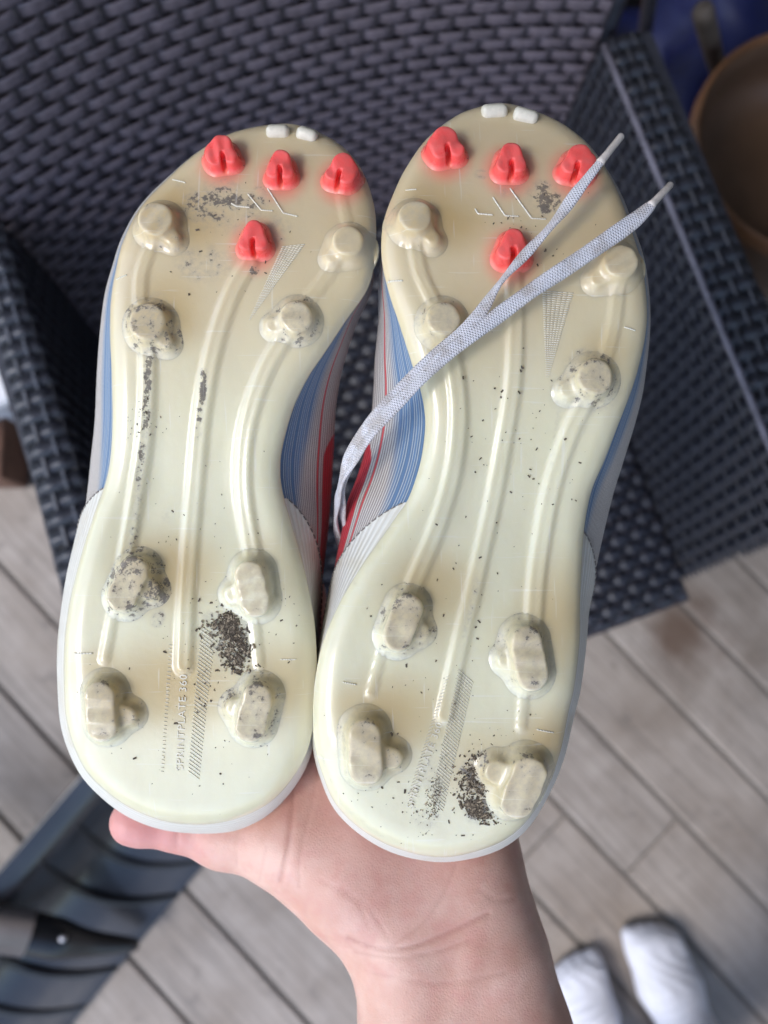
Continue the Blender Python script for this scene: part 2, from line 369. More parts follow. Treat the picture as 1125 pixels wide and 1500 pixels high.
M['navy'] = simple('navy_tarpaulin', (0.005, 0.009, 0.06), 0.5, var=0.3, scale=20)
M['redpl'] = simple('red_plastic', (0.42, 0.02, 0.015), 0.4)
M['greymetal'] = simple('dull_grey_tube', (0.11, 0.11, 0.125), 0.45, 0.3)
M['beige'] = simple('bare_wood_handle', (0.13, 0.10, 0.078), 0.7, var=0.25)
M['whitepaint'] = simple('white_painted_wood', (0.74, 0.74, 0.77), 0.45, var=0.05)
M['brownwood'] = simple('red_brown_wood', (0.14, 0.07, 0.045), 0.7, var=0.3)
M['cardboard'] = simple('cardboard', (0.30, 0.19, 0.085), 0.85)
M['siding'] = simple('house_siding_paint', (0.22, 0.215, 0.215), 0.7, var=0.08, scale=6)
M['ceiling'] = simple('porch_ceiling_paint', (0.42, 0.42, 0.43), 0.7, var=0.08, scale=6)
M['grass'] = simple('lawn_grass', (0.06, 0.10, 0.03), 0.9, var=0.5, scale=8, bump=0.5)
M['shirt'] = simple('grey_jersey', (0.16, 0.165, 0.18), 0.9); M['shorts'] = simple('black_shorts', (0.03, 0.03, 0.035), 0.9)
M['hair'] = simple('dark_hair', (0.03, 0.02, 0.015), 0.6)

# ------------------------------------------------------------------ setting: ground, deck, house, porch roof
me = mesh_np('lawn', [(-60, -60, -0.35), (60, -60, -0.35), (60, 60, -0.35), (-60, 60, -0.35)], [(0, 1, 2, 3)]); tag(link('lawn', me, M['grass']), 'mown green lawn around the raised deck', 'lawn', kind='structure')
DECK = (-2.4, 2.2, -2.0, 1.7)
mb = MB(); mb.box(((DECK[0] + DECK[1]) / 2, (DECK[2] + DECK[3]) / 2, -0.155), (DECK[1] - DECK[0] - .1, DECK[3] - DECK[2] - .1, 0.30))
deck = tag(mb.build('porch_deck', M['joint']), 'weathered grey plank porch floor under chair and feet', 'floor', kind='structure')
# planks run along the 46.5-degree lines; phase and end joint taken from the photo
p1, p2 = at_z(835, 1033, 0), at_z(1125, 1330, 0)
dirv = np.array([0.690, -0.724]); nrm = np.array([0.724, 0.690]); PITCH = 0.121
off0 = (nrm @ p1[:2] + nrm @ p2[:2]) / 2
joint_al = dirv @ at_z(957, 1238, 0)[:2]
dc = [(DECK[0], DECK[2]), (DECK[1], DECK[2]), (DECK[1], DECK[3]), (DECK[0], DECK[3])]
def clip_poly(P, a, b):
    """clip polygon to halfplane x.a<=b"""
    out = []
    for i in range(len(P)):
        p, q = P[i], P[(i + 1) % len(P)]; dp, dq = p[0] * a[0] + p[1] * a[1] - b, q[0] * a[0] + q[1] * a[1] - b
        if dp <= 0: out.append(p)
        if (dp < 0) != (dq < 0) and dp != dq: t = dp / (dp - dq); out.append((p[0] + t * (q[0] - p[0]), p[1] + t * (q[1] - p[1])))
    return out
def prism(name, poly, z0, z1, bev, mat, parent):
    bm = bmesh.new(); vs_ = [bm.verts.new((x, y, z0)) for x, y in poly]; f = bm.faces.new(vs_)
    r = bmesh.ops.extrude_face_region(bm, geom=[f]); bmesh.ops.translate(bm, verts=[e for e in r['geom'] if isinstance(e, bmesh.types.BMVert)], vec=(0, 0, z1 - z0))
    bmesh.ops.recalc_face_normals(bm, faces=bm.faces)
    top = [e for e in bm.edges if all(abs(v.co.z - z1) < 1e-6 for v in e.verts)]
    bmesh.ops.bevel(bm, geom=top, offset=bev, segments=2, profile=0.5, affect='EDGES')
    me = bpy.data.meshes.new(name); bm.to_mesh(me); bm.free(); return link(name, me, mat, parent)
for i in range(-30, 31):
    a = off0 + i * PITCH + 0.0030; b = off0 + (i + 1) * PITCH - 0.0030
    strip = clip_poly(clip_poly(dc, nrm, b), -nrm, -a)
    if len(strip) < 3: continue
    ph = joint_al if i == -1 else joint_al + 0.55 + ((i * 0.618) % 1.0) * 1.6
    for j in range(-4, 5):
        c0, c1 = ph + j * 1.9 + 0.0015, ph + (j + 1) * 1.9 - 0.0015
        pl = clip_poly(clip_poly(strip, dirv, c1), -dirv, -c0)
        if len(pl) >= 3:
            ar = abs(sum(pl[q][0] * pl[(q + 1) % len(pl)][1] - pl[(q + 1) % len(pl)][0] * pl[q][1] for q in range(len(pl)))) / 2
            if ar > 0.003: prism('plank', pl, -0.022, RNG.uniform(-0.001, 0.0006), 0.0035, M['plank'], deck)
# house wall behind the chair and porch roof on posts, outside the frame; they shade the far corner
hw = empty('house_wall', (0, 1.75, 0))
for i in range(18):
    mb = MB(); mb.box((-0.1, 0.01, 0.07 + i * 0.145), (5.0, 0.03, 0.142), Matrix.Rotation(R(-5), 3, 'X')); mb.build('siding_board', M['siding'], hw)
mb = MB(); mb.box((-0.1, 0.09, 1.3), (5.0, 0.1, 2.7)); mb.build('wall_core', M['siding'], hw)
tag(hw, 'grey painted clapboard house wall behind the wicker chair', 'wall')
sw = empty('added_side_wall', (1.75, 0.3, 0))  # added out of view to cut the light from the right
for i in range(18):
    mb = MB(); mb.box((0, 0, 0.07 + i * 0.145), (0.03, 2.8, 0.142), Matrix.Rotation(R(-5), 3, 'Y')); mb.build('siding_board', M['siding'], sw)
tag(sw, 'unseen grey clapboard side wall added to darken the right end of the porch', 'wall')
rf = empty('porch_roof', (0, 0, 2.55))
for i in range(20):
    mb = MB(); mb.box((-1.05 + i * 0.15, 0.50, 0), (0.146, 2.60, 0.02)); mb.build('ceiling_board', M['ceiling'], rf)
mb = MB(); mb.box((0.37, 0.50, 0.06), (3.05, 2.65, 0.08)); mb.build('roof_deck', M['siding'], rf)
tag(rf, 'covered porch roof of painted boards above the deck', 'roof')
for x, y in ((-1.07, -0.74), (1.83, -0.74)):
    mb = MB(); mb.box((0, 0, 1.27), (0.09, 0.09, 2.54)); tag(mb.build('porch_post', M['whitepaint'], bevel=0.006), 'square white porch post at %s roof corner' % ('left' if x < 0 else 'right'), 'post').location = (x, y, 0)

# ------------------------------------------------------------------ wicker armchair
chair = empty('wicker_armchair', (0.059, 0.1585, 0)); chair.rotation_euler = (0, 0, R(19.25))
tag(chair, 'dark woven wicker armchair standing on the plank deck behind the shoes', 'armchair')
def strand(name, surf, run, at, along_a, half, thick, amp, pitch, par, mat, parent):
    """one woven strand: runs over `run` values, at fixed cross coordinate `at`"""
    s = np.asarray(run); n = len(s); rows = []
    prof = [(-1, -.5), (-.86, .35), (-.4, .55), (.4, .55), (.86, .35), (1, -.5)]
    e = 1e-3
    for c, t in prof:
        o = at + c * half
        A, B = (s, np.full(n, o)) if along_a else (np.full(n, o), s)
        P = surf(A, B); nn = np.cross(surf(A + e, B) - surf(A - e, B), surf(A, B + e) - surf(A, B - e)); nn /= np.linalg.norm(nn, axis=1)[:, None] + 1e-12
        ph = np.cos(math.pi * s / pitch + math.pi * par); wv = np.clip(1.7 * ph + .75, -1, 1) if along_a else np.clip(1.6 * ph - .7, -1, 1)
        rows.append(P + nn * (amp * wv + t * thick)[:, None])
    V = np.stack(rows, 1).reshape(-1, 3); k = len(prof)
    I = np.arange(n - 1)[:, None] * k; J = np.arange(k)[None, :]; J2 = (J + 1) % k
    Fq = np.stack([I + J, I + J2, I + k + J2, I + k + J], -1).reshape(-1, 4)
    return link(name, mesh_np(name, V, Fq), mat, parent)
def weave(surf, a0, a1, b0, b1, pa, pb, mw, mn, parent, amp=0.0018, hw=0.38, hn=0.2, jit=0.0006, namp=0.9):
    """wide strands along a (every pb), narrow strands along b (every pa)"""
    na, nb = int((a1 - a0) / pa), int((b1 - b0) / pb)
    for j in range(nb):
        bj = b0 + (j + .5) * pb + RNG.normal(0, jit)
        run = np.arange(a0, a1, pa / 5)
        strand('wide_strand', lambda A, B: surf(A, B), run, bj, True, pb * hw, 0.0012, amp, pa, j + (a0 / pa), mw, parent)
    for i in range(na + 1):
        ai = a0 + i * pa; run = np.arange(b0, b1, pb / 4)
        strand('narrow_strand', lambda A, B: surf(A, B), run, ai, False, pa * hn, 0.001, amp * namp, pb, i + 1 - b0 / pb - .5, mn, parent)
def back_surf(A, B): u = A / 0.272; return np.stack([A, 0.287 - 0.05 * u * u + 0.10 * (B - 0.38), B], 1)
bk = MB()   # dark panel inside the back
us = np.linspace(-.272, .272, 25)
P0 = back_surf(us, np.full(25, .34)) + [0, .008, 0]; P1 = back_surf(us, np.full(25, .90)) + [0, .008, 0]
for i in range(24):
    q = [P0[i], P0[i + 1], P1[i + 1], P1[i]]; bk.add(q + [p + np.array([0, .02, 0]) for p in q], [(0, 1, 2, 3), (7, 6, 5, 4), (0, 4, 5, 1), (2, 6, 7, 3)])
bk.build('back_panel', M['wick_b'], chair, True)
weave(back_surf, -.270, .270, .345, .895, .0128, .0132, M['wick_h'], M['wick_v'], chair, amp=0.0011, hn=.17, hw=.405, namp=.6)
mb = MB(); mb.tube([tuple(p) for p in back_surf(np.linspace(-.275, .275, 21), np.full(21, .90)) + [0, .012, 0]], 0.016); mb.build('top_rail', M['wick_h'], chair, True)
for s in (-1, 1):
    mb = MB(); zz = np.linspace(.3, .9, 14); mb.tube([tuple(p) for p in back_surf(np.full(14, s * .276), zz) + [0, .012, 0]], 0.011); mb.build('back_stile', M['wick_s'], chair, True)
ARMT = .62
def arm_surf(sgn, wd):
    path = np.array([(0, .30), (0, ARMT - .012), (.0035, ARMT - .0035), (.012, ARMT), (wd - .012, ARMT), (wd - .0035, ARMT - .0035), (wd, ARMT - .012), (wd, .40)])
    L = np.concatenate([[0], np.cumsum(np.linalg.norm(np.diff(path, axis=0), axis=1))])
    def f(A, B):
        x = np.interp(A, L, path[:, 0]); z = np.interp(A, L, path[:, 1])
        ymin = -.256 + .062 * np.clip((z - .1) / .52, 0, 1) ** 1.5
        y = ymin + (B / .55) * (.252 - ymin)
        spl = .012 * np.clip(-(y) / .25, -1, 1)
        if sgn > 0: return np.stack([.262 + x + spl * (x / wd), y, z], 1)
        return np.stack([-.262 - x - spl * (x / wd), y, z], 1)
    return f, L[-1]
for s, wd in ((1, .052), (-1, .042)):
    f, L = arm_surf(s, wd)
    def g(A, B, f=f, s=s): return f(A, B) if s < 0 else f(A, B)
    if s > 0: fs = lambda A, B, f=f: f(A, .55 - B)
    else: fs = f
    weave(fs, 0, L, 0, .55, .0126, .0170, M['wick_a'], M['wick_a'], chair, amp=0.0005, hw=.47, hn=.2, namp=-.5)
    mb = MB(); y0, y1 = -.246, .25
    mb.add([(s * .266, y0, .02), (s * (.258 + wd), y0, .02), (s * .266, y1, .02), (s * (.258 + wd), y1, .02), (s * .266, y0 + .06, ARMT - .004), (s * (.258 + wd), y0 + .06, ARMT - .004), (s * .266, y1, ARMT - .004), (s * (.258 + wd), y1, ARMT - .004)],
           [(0, 2, 3, 1), (4, 5, 7, 6), (0, 1, 5, 4), (2, 6, 7, 3), (0, 4, 6, 2), (1, 3, 7, 5)]); mb.build('arm_panel', M['wick_a'], chair)
    if s > 0: mb = MB(); mb.tube([(s * .2635, y, ARMT - .001) for y in np.linspace(-.19, .248, 12)], 0.0030, 8); mb.build('edge_highlight', M['wick_c'], chair, True)  # pale tube on the right arm only, stands in for its edge highlight
    for yy in (-.22, .225):
        mb = MB(); mb.box((s * (.262 + wd / 2), yy, .0105), (.035, .035, .021)); mb.build('leg', M['wick_b'], chair, bevel=.003)
weave(lambda A, B: np.stack([A, B, .38 - .02 * np.clip((-.235 - B) / .02, 0, 1) ** 2], 1), -.258, .258, -.254, .285, .0125, .0140, M['wick_s'], M['wick_v'], chair, amp=.0016)
mb = MB(); mb.box((0, .015, .345), (.52, .535, .055)); mb.build('seat_panel', M['wick_b'], chair)

# ------------------------------------------------------------------ the two football boots, soles to the camera
FONT_TXT = 'SPRINTPLATE 360'
def make_shoe(cfg):
    d = cfg['depth']; O = np.array(cfg['outline'], float); ppx = O[:, :2]; U = O[:, 2:]
    ytop, ybot = ppx[:, 1].min(), ppx[:, 1].max(); ocx, ocy = ppx[:, 0].mean(), (ytop + ybot) / 2
    hb_tilt = cfg.get('tilt', 0.0)
    def vpar(py): return (ybot - py) / (ybot - ytop)
    def hbase(v):
        v = np.asarray(v, float)
        return -0.017 * np.clip((v - .74) / .26, 0, 1) ** 2 - 0.006 * np.clip((.16 - v) / .16, 0, 1) ** 2 - 0.0045 * np.exp(-((v - .47) / .13) ** 2) + hb_tilt * (v - .5)
    def loc(px, py, h=None):
        px, py = np.asarray(px, float), np.asarray(py, float)
        hh = hbase(vpar(py)) if h is None else np.broadcast_to(h, px.shape)
        return np.stack([(px - CX) * (d - hh) / F, (CY - py) * (d - hh) / F, hh], -1)
    c0 = loc(np.array([ocx]), np.array([ocy]), 0.0)[0]
    def L(px, py, h=None): return loc(px, py, h) - [c0[0], c0[1], 0]
    root = empty('football_boot', (CAMMAT @ Vector((c0[0], c0[1], -d)))[:], CAMROT)
    tag(root, cfg['label'], 'boot', 'pair of football boots held soles up')
    def Rroll(v): return np.interp(v, [0, .12, .3, .45, .6, .8, 1], [.012, .011, .008, .007, .008, .008, .009])
    def hedge(py): v = vpar(py); return hbase(v) - .5 * Rroll(v)
    Ks = catmull(ppx, 440, True); S3 = L(Ks[:, 0], Ks[:, 1], hedge(Ks[:, 1])); S2 = S3[:, :2]
    # v parameter back from local y
    vy = L(np.full(200, ocx), np.linspace(ybot, ytop, 200))[:, 1]; vv = np.linspace(0, 1, 200)
    vof = lambda y: np.interp(y, vy, vv)
    ridges = [(catmull(L(np.array(r)[:, 0], np.array(r)[:, 1])[:, :2], 40), wd, hg) for r, wd, hg in cfg['ridges']]
    studs = [dict(q, h=q['h'] * .84, dirt=q.get('dirt', .2) + (.2 if q['kind'] == 'blade' else .05)) for q in cfg['studs']]
    sc2 = [(L(np.array([s['p'][0]]), np.array([s['p'][1]]), hbase(vpar(np.array([s['p'][1]]))) + s['h'] * .85)[0, :2], s) for s in studs]
    def height(Q):
        v = vof(Q[:, 1]); h = hbase(v); dist = seg_dist(Q, S2, np.roll(S2, -1, 0))
        Rr = Rroll(v)
        k = np.clip(1 - dist / Rr, 0, 1); h = h - 0.62 * Rr * (1 - np.sqrt(np.clip(1 - k * k * .96, 0, 1)))
        h = h - 0.0018 * np.exp(-((v - .45) / .17) ** 2) * sstep(.006, .022, dist)
        for P, wd, hg in ridges:
            dd = poly_dist(Q, P); h = h + hg * .72 * (1 - sstep(wd * .6, wd * 1.15, dd)) * sstep(0, .004, dist) - .12 * hg * np.exp(-(dd / (wd * .35)) ** 2)
        for c, s in sc2:
            r = np.linalg.norm(Q - c, axis=1); h = h + (0.0008 if s['kind'] != 'red' else .0006) * np.exp(-(r / (s['r'] * 2.4)) ** 2)
        return h
    gs_ = .001; g0 = S2.min(0) - .004; gn = ((S2.max(0) + .004 - g0) / gs_).astype(int) + 2
    HG = height(np.stack(np.meshgrid(g0[0] + np.arange(gn[0]) * gs_, g0[1] + np.arange(gn[1]) * gs_, indexing='ij'), -1).reshape(-1, 2)).reshape(gn)
    def surfz(Q):
        q = np.clip((Q - g0) / gs_, 0, gn - 2.001); i = q.astype(int); a, b = (q - i).T; i, j = i.T
        return (HG[i, j] * (1 - a) + HG[i + 1, j] * a) * (1 - b) + (HG[i, j + 1] * (1 - a) + HG[i + 1, j + 1] * a) * b
    def surf(px, py, up=0.0):
        p = L(np.array([px]), np.array([py]))[0]; q = np.clip((p[:2] - g0) / gs_, 0, gn - 2.001); i, j = int(q[0]), int(q[1]); a, b = q[0] - i, q[1] - j
        z = (HG[i, j] * (1 - a) + HG[i + 1, j] * a) * (1 - b) + (HG[i, j + 1] * (1 - a) + HG[i + 1, j + 1] * a) * b
        return np.array([p[0], p[1], z + up])
    # ---- outsole: triangulated sheet with all relief, then a rolled edge
    sp = 0.00115
    gx, gy = np.meshgrid(np.arange(S2[:, 0].min(), S2[:, 0].max(), sp), np.arange(S2[:, 1].min(), S2[:, 1].max(), sp))
    gx[1::2] += sp / 2; G = np.stack([gx.ravel(), gy.ravel()], 1)
    A, B = S2, np.roll(S2, -1, 0)
    def inside(G):
        ins = np.zeros(len(G), bool)
        for a, b in zip(A, B):
            c = ((a[1] > G[:, 1]) != (b[1] > G[:, 1])); xs = a[0] + (G[:, 1] - a[1]) / (b[1] - a[1] + 1e-15) * (b[0] - a[0]); ins ^= c & (G[:, 0] < xs)
        return ins
    G = G[inside(G)]; G = G[seg_dist(G, A, B) > sp * 0.9]
    Q = np.concatenate([S2, G]); n = len(S2)
    r = geometry.delaunay_2d_cdt([Vector(q) for q in Q], [], [list(range(n))], 1, 1e-7)
    Q2 = np.array([tuple(v) for v in r[0]]); tri = [list(f) for f in r[2]]
    orig = r[3]; bidx = {}
    for i, o in enumerate(orig):
        for k in o:
            if k < n: bidx[k] = i
    z = height(Q2); V = [(*q, zz) for q, zz in zip(Q2, z)]
    # orientation
    a, b, c = [Vector(V[i]) for i in tri[0]]
    if (b - a).cross(c - a).z < 0: tri = [t[::-1] for t in tri]
    tang = np.roll(S2, -1, 0) - np.roll(S2, 1, 0); nr = np.stack([tang[:, 1], -tang[:, 0]], 1); nr /= np.linalg.norm(nr, axis=1)[:, None]
    if ((S2 - S2.mean(0)) * nr).sum() < 0: nr = -nr
    ccw = np.sum(S2[:, 0] * np.roll(S2[:, 1], -1) - S2[:, 1] * np.roll(S2[:, 0], -1)) > 0
    base = [bidx[i] for i in range(n)]; prev = base; zb = z[base]
    for inset, drop in ((0.0003, -.0006), (.0002, -.002), (-.0004, -.0035), (-.0016, -.0048), (-.0034, -.0054)):
        cur = list(range(len(V), len(V) + n)); pp = S2 + nr * inset
        V += [(*p, zz + drop) for p, zz in zip(pp, zb)]
        for i in range(n):
            j = (i + 1) % n; q = [prev[i], cur[i], cur[j], prev[j]]; tri.append(q if not ccw else q)
        prev = cur
    V = np.array(V); me = bpy.data.meshes.new('outsole'); me.from_pydata([tuple(v) for v in V], [], tri)
    bm = bmesh.new(); bm.from_mesh(me); bmesh.ops.recalc_face_normals(bm, faces=bm.faces)
    if sum(f.normal.z for f in bm.faces) < 0: bmesh.ops.reverse_faces(bm, faces=bm.faces)
    bm.to_mesh(me); bm.free(); me.polygons.foreach_set('use_smooth', np.ones(len(me.polygons), bool)); me.update()
    VQ = V[:, :2]; v = vof(VQ[:, 1])
    red = np.zeros(len(V)); dirt = np.full(len(V), 0.12)
    def tan_and_shade(VQ):  # forefoot tan, plus the amber shade painted around the studs
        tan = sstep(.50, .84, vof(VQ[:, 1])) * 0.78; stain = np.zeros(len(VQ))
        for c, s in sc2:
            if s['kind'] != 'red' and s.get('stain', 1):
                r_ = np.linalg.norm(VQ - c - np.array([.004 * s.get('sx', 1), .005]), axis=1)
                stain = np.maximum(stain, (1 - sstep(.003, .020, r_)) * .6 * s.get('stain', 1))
        for (px, py, rx, ry, am) in cfg['amber_shades']:
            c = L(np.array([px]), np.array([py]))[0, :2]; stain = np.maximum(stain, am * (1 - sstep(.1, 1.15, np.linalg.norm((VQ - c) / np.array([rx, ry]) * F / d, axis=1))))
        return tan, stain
    tan, stain = tan_and_shade(VQ)
    for c, s in sc2:
        rr = np.linalg.norm(VQ - c, axis=1)
        if s['kind'] == 'red':
            rr = np.linalg.norm((VQ - c - [0, -.002]) * [1, .9], axis=1)
            red = np.maximum(red, (1 - sstep(.0035, .0125, rr)) * .85)
    for (px, py, rx, ry, am) in cfg['dirt']:
        c = L(np.array([px]), np.array([py]))[0, :2]; q = (VQ - c) / np.array([rx, ry]) * F / d
        dirt = np.maximum(dirt, am * (1 - sstep(.25, 1.0, np.linalg.norm(q, axis=1))))
    for c, s in sc2:
        if s['kind'] != 'red':
            rr = np.linalg.norm(VQ - c, axis=1) / s['r']; az = np.arctan2(VQ[:, 1] - c[1], VQ[:, 0] - c[0])
            dirt = np.maximum(dirt, (.30 + .5 * s.get('dirt', .2)) * np.exp(-((rr - 1.55) / .45) ** 2) * (.6 + .4 * np.sin(az * 2 + c[0] * 900)))
    for pts, wd, am in cfg['dirtlines']:
        P = L(np.array(pts)[:, 0], np.array(pts)[:, 1])[:, :2]; dirt = np.maximum(dirt, am * (1 - sstep(.2 * wd, wd, poly_dist(VQ, P))))
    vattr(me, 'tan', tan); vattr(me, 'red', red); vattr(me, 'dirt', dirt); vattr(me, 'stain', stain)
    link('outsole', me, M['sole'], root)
    # ---- studs (signed-distance solids)
    for c, s in sc2:
        hgt = s['h']; vx = 0.00055; ang = R(s.get('a', 0)); parts = []
        if s['kind'] == 'red':
            e = s['e']
            parts = [((0, .0022), (-e, -.0030), s['r'], hgt), ((0, .0022), (e, -.0030), s['r'], hgt)]
            if s.get('long'): parts.append(((0, .002), (s['long'] * .7, .0006), s['r'], hgt * .97))
        elif s['kind'] == 'round': parts = [((0, -.0001), (0, .0001), s['r'], hgt)]
        else: parts = [((0, -s['len'] * .8), (0, s['len'] * .8), s['r'], hgt)]
        if s.get('tab'): tx, ty, tr, th = s['tab']; th *= .75; parts.append(((tx * .35, ty * .35), (tx, ty), tr, th))
        ext = s['r'] + s.get('len', 0) + .013 + max(abs((s.get('tab') or (0, 0))[0]), abs((s.get('tab') or (0, 0))[1]))
        g = np.arange(-ext, ext, vx); gz = np.arange(-.0025, hgt + .003, vx)
        X, Y, Z = np.meshgrid(g, g, gz, indexing='ij', sparse=True); D = None
        for pa, pb, rr, hh in parts:
            ab = np.array(pb) - np.array(pa); t = np.clip(((X - pa[0]) * ab[0] + (Y - pa[1]) * ab[1]) / (ab @ ab + 1e-12), 0, 1)
            rad = np.sqrt((X - pa[0] - t * ab[0]) ** 2 + (Y - pa[1] - t * ab[1]) ** 2)
            prof = rr * (1.12 - 0.22 * Z / hh) + s.get('fl', .0042) * np.exp(-np.clip(Z, 0, 1) / .00105)
            e1, e2 = (rad - prof) * .6, Z - hh + 0 * rad; kk = .0007; hm = np.maximum(kk - np.abs(e1 - e2), 0) / kk; dd = np.maximum(e1, e2) + hm * hm * kk * .25
            if D is None: D = dd
            else: kk = .0016; hm = np.maximum(kk - np.abs(D - dd), 0) / kk; D = np.minimum(D, dd) - hm * hm * kk * .25
        if s['kind'] == 'red':     # notch between the two legs
            gr = .0009 - np.sqrt(X ** 2 + 0 * Y + (np.minimum(Z - hgt * .3, 0)) ** 2) - np.clip(Y + .0015, 0, 1) * 1.2; D = np.maximum(D, gr + 0 * Z)
        D[:, :, 0] = .01
        Vs, Qs = surface_net(D.astype(np.float32), np.array([-ext, -ext, -.0025]), vx)
        zn = np.clip(Vs[:, 2] / hgt, 0, 1); lump = RNG.normal(0, 1, (4, 3)) * 500
        Vs[:, 2] += (.00022 * np.sin(Vs @ lump[0]) + .00018 * np.sin(Vs @ lump[1])) * zn; Vs[:, 0] += .0002 * np.sin(Vs @ lump[2]) * zn
        ca, sa = math.cos(ang), math.sin(ang); xy = Vs[:, :2] @ np.array([[ca, sa], [-sa, ca]])
        p0 = np.array([c[0], c[1], height(c[None])[0]]); e = .004     # lean with the local sole surface
        gq = height(np.array([[c[0] + e, c[1]], [c[0] - e, c[1]], [c[0], c[1] + e], [c[0], c[1] - e]])); sx, sy = (gq[0] - gq[1]) / (2 * e) * .7, (gq[2] - gq[3]) / (2 * e) * .7
        pz = p0[2] + sx * xy[:, 0] + sy * xy[:, 1]; zz = Vs[:, 2] + surfz(xy + c) * (1 - zn) + pz * zn
        W = np.stack([xy[:, 0] - sx * Vs[:, 2], xy[:, 1] - sy * Vs[:, 2], zz - p0[2]], 1)
        me = mesh_np('stud', W, Qs); vattr(me, 'up', zn); vattr(me, 'dirt', np.full(len(W), .22 if s['kind'] == 'red' else .20 + s.get('dirt', .2) * .8)); tt, ss = tan_and_shade(W[:, :2] + c); vattr(me, 'tan', tt); vattr(me, 'stain', ss)
        nm = 'forefoot_stud' if s['kind'] != 'blade' else 'heel_stud'
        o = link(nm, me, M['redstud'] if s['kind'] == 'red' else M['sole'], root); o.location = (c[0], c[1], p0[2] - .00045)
        if s['kind'] == 'red': o['label'] = 'small coral red chevron stud'
    # toe nubs
    for (px, py, wd, ang) in cfg['nubs']:
        p = surf(px, py, .0); mb = MB(); mb.box((0, 0, 0), (wd * 1.2, .0052, .006)); o = mb.build('toe_nub', M['emboss'], root, True, .0019, 3); o.location = p; o.rotation_euler = (R(35), 0, R(ang))
    # raised tick marks and three-bar emblem
    def bar(mbx, a, b, wd, up):
        pa, pb = surf(*a), surf(*b); m = 6
        for i in range(m):
            t0, t1 = i / m, (i + 1) / m
            q0 = surf(a[0] + (b[0] - a[0]) * t0, a[1] + (b[1] - a[1]) * t0); q1 = surf(a[0] + (b[0] - a[0]) * t1, a[1] + (b[1] - a[1]) * t1)
            dx = (q1 - q0)[:2]; nn = np.array([-dx[1], dx[0]]) / (np.linalg.norm(dx) + 1e-9) * wd
            o3 = np.array([nn[0], nn[1], 0]); dn = np.array([0, 0, -.0006]); u3 = np.array([0, 0, up])
            mbx.add([q0 - o3 * 1.6 + dn, q0 - o3 * .5 + u3, q0 + o3 * .5 + u3, q0 + o3 * 1.6 + dn, q1 - o3 * 1.6 + dn, q1 - o3 * .5 + u3, q1 + o3 * .5 + u3, q1 + o3 * 1.6 + dn], [(0, 4, 5, 1), (1, 5, 6, 2), (2, 6, 7, 3), (0, 1, 2, 3), (7, 6, 5, 4)])
    for a, b in cfg['ticks']:
        mb = MB(); bar(mb, a, b, .0003, .00035); mb.build('raised_tick', M['emboss'], root, True)
    for bars in cfg['emblem']:
        mb = MB()
        for a, b in zip(bars[:-1], bars[1:]): bar(mb, a, b, .0003, .0004)
        mb.build('emblem_bar', M['emboss'], root, True)
    mb = MB()
    for (x0, y0, x1, y1, w0, w1, cnt, dyl) in cfg['hatch']:
        for i in range(cnt):
            t = i / (cnt - 1); cxp, cyp, wd = x0 + (x1 - x0) * t, y0 + (y1 - y0) * t, w0 + (w1 - w0) * t
            if wd > 1.5: bar(mb, (cxp - wd / 2, cyp - dyl * wd / 2), (cxp + wd / 2, cyp + dyl * wd / 2), .00017, .00026)
    tag(mb.build('hatched_grip_lines', M['emboss'], root, True), kind='stuff')
    # embossed lettering up the heel
    cu = bpy.data.curves.new('lettering', 'FONT'); cu.body = FONT_TXT; cu.size = 1; cu.extrude = .04; cu.bevel_depth = 0.0; cu.align_x = 'LEFT'; cu.space_character = 1.12
    to = bpy.data.objects.new('tmp', cu); COL.objects.link(to); dg = bpy.context.evaluated_depsgraph_get(); tm = bpy.data.meshes.new_from_object(to.evaluated_get(dg)); bpy.data.objects.remove(to)
    co = np.zeros(len(tm.vertices) * 3); tm.vertices.foreach_get('co', co); co = co.reshape(-1, 3)
    (ax, ay), (bx, by), tw = cfg['text']; ln = co[:, 0].max(); ux, uy = (bx - ax), (by - ay); LL = math.hypot(ux, uy)
    tpx = ax + ux * co[:, 0] / ln + uy / LL * co[:, 1] * tw; tpy = ay + uy * co[:, 0] / ln - ux / LL * co[:, 1] * tw
    TP = L(tpx, tpy); tz = height(TP[:, :2]); co = np.stack([TP[:, 0], TP[:, 1], tz + np.where(co[:, 2] > 0, .0003, -.0004)], 1)
    tm.vertices.foreach_set('co', co.ravel().astype(np.float32)); tm.update(); tm.name = 'lettering'
    link('lettering', tm, M['emboss'], root)
    # ---- upper: lofted from the outsole edge to the widest girth and round to the top
    Kc = catmull(np.concatenate([ppx, U], 1), 300, True); Ks, Uo = Kc[:, :2], Kc[:, 2:]
    Sp = L(Ks[:, 0], Ks[:, 1], hedge(Ks[:, 1])); tg = np.roll(Sp[:, :2], -1, 0) - np.roll(Sp[:, :2], 1, 0); nr = np.stack([tg[:, 1], -tg[:, 0]], 1); nr /= np.linalg.norm(nr, axis=1)[:, None]
    if ((Sp[:, :2] - Sp[:, :2].mean(0)) * nr).sum() < 0: nr = -nr
    v = vpar(Ks[:, 1]); GH = .040
    Up = L(Ks[:, 0] + Uo[:, 0], Ks[:, 1] + Uo[:, 1], -GH)
    spy = np.clip(Sp[:, 1], np.interp(.14, vv, vy), np.interp(.86, vv, vy)); xl = np.interp(vof(spy), *cfg['spine']) 
    Cn = np.stack([L(xl, np.interp(spy, vy, np.linspace(ybot, ytop, 200)), -.07)[:, 0], spy], 1)
    depth_top = np.interp(v, [0, .1, .35, .6, 1], [.052, .056, .085, .072, .05])
    sh = Sp.copy(); Rr = np.interp(v, [0, .12, .3, 1], [.012, .011, .008, .008]); sh[:, 2] -= .004; sh[:, :2] -= nr * .0022
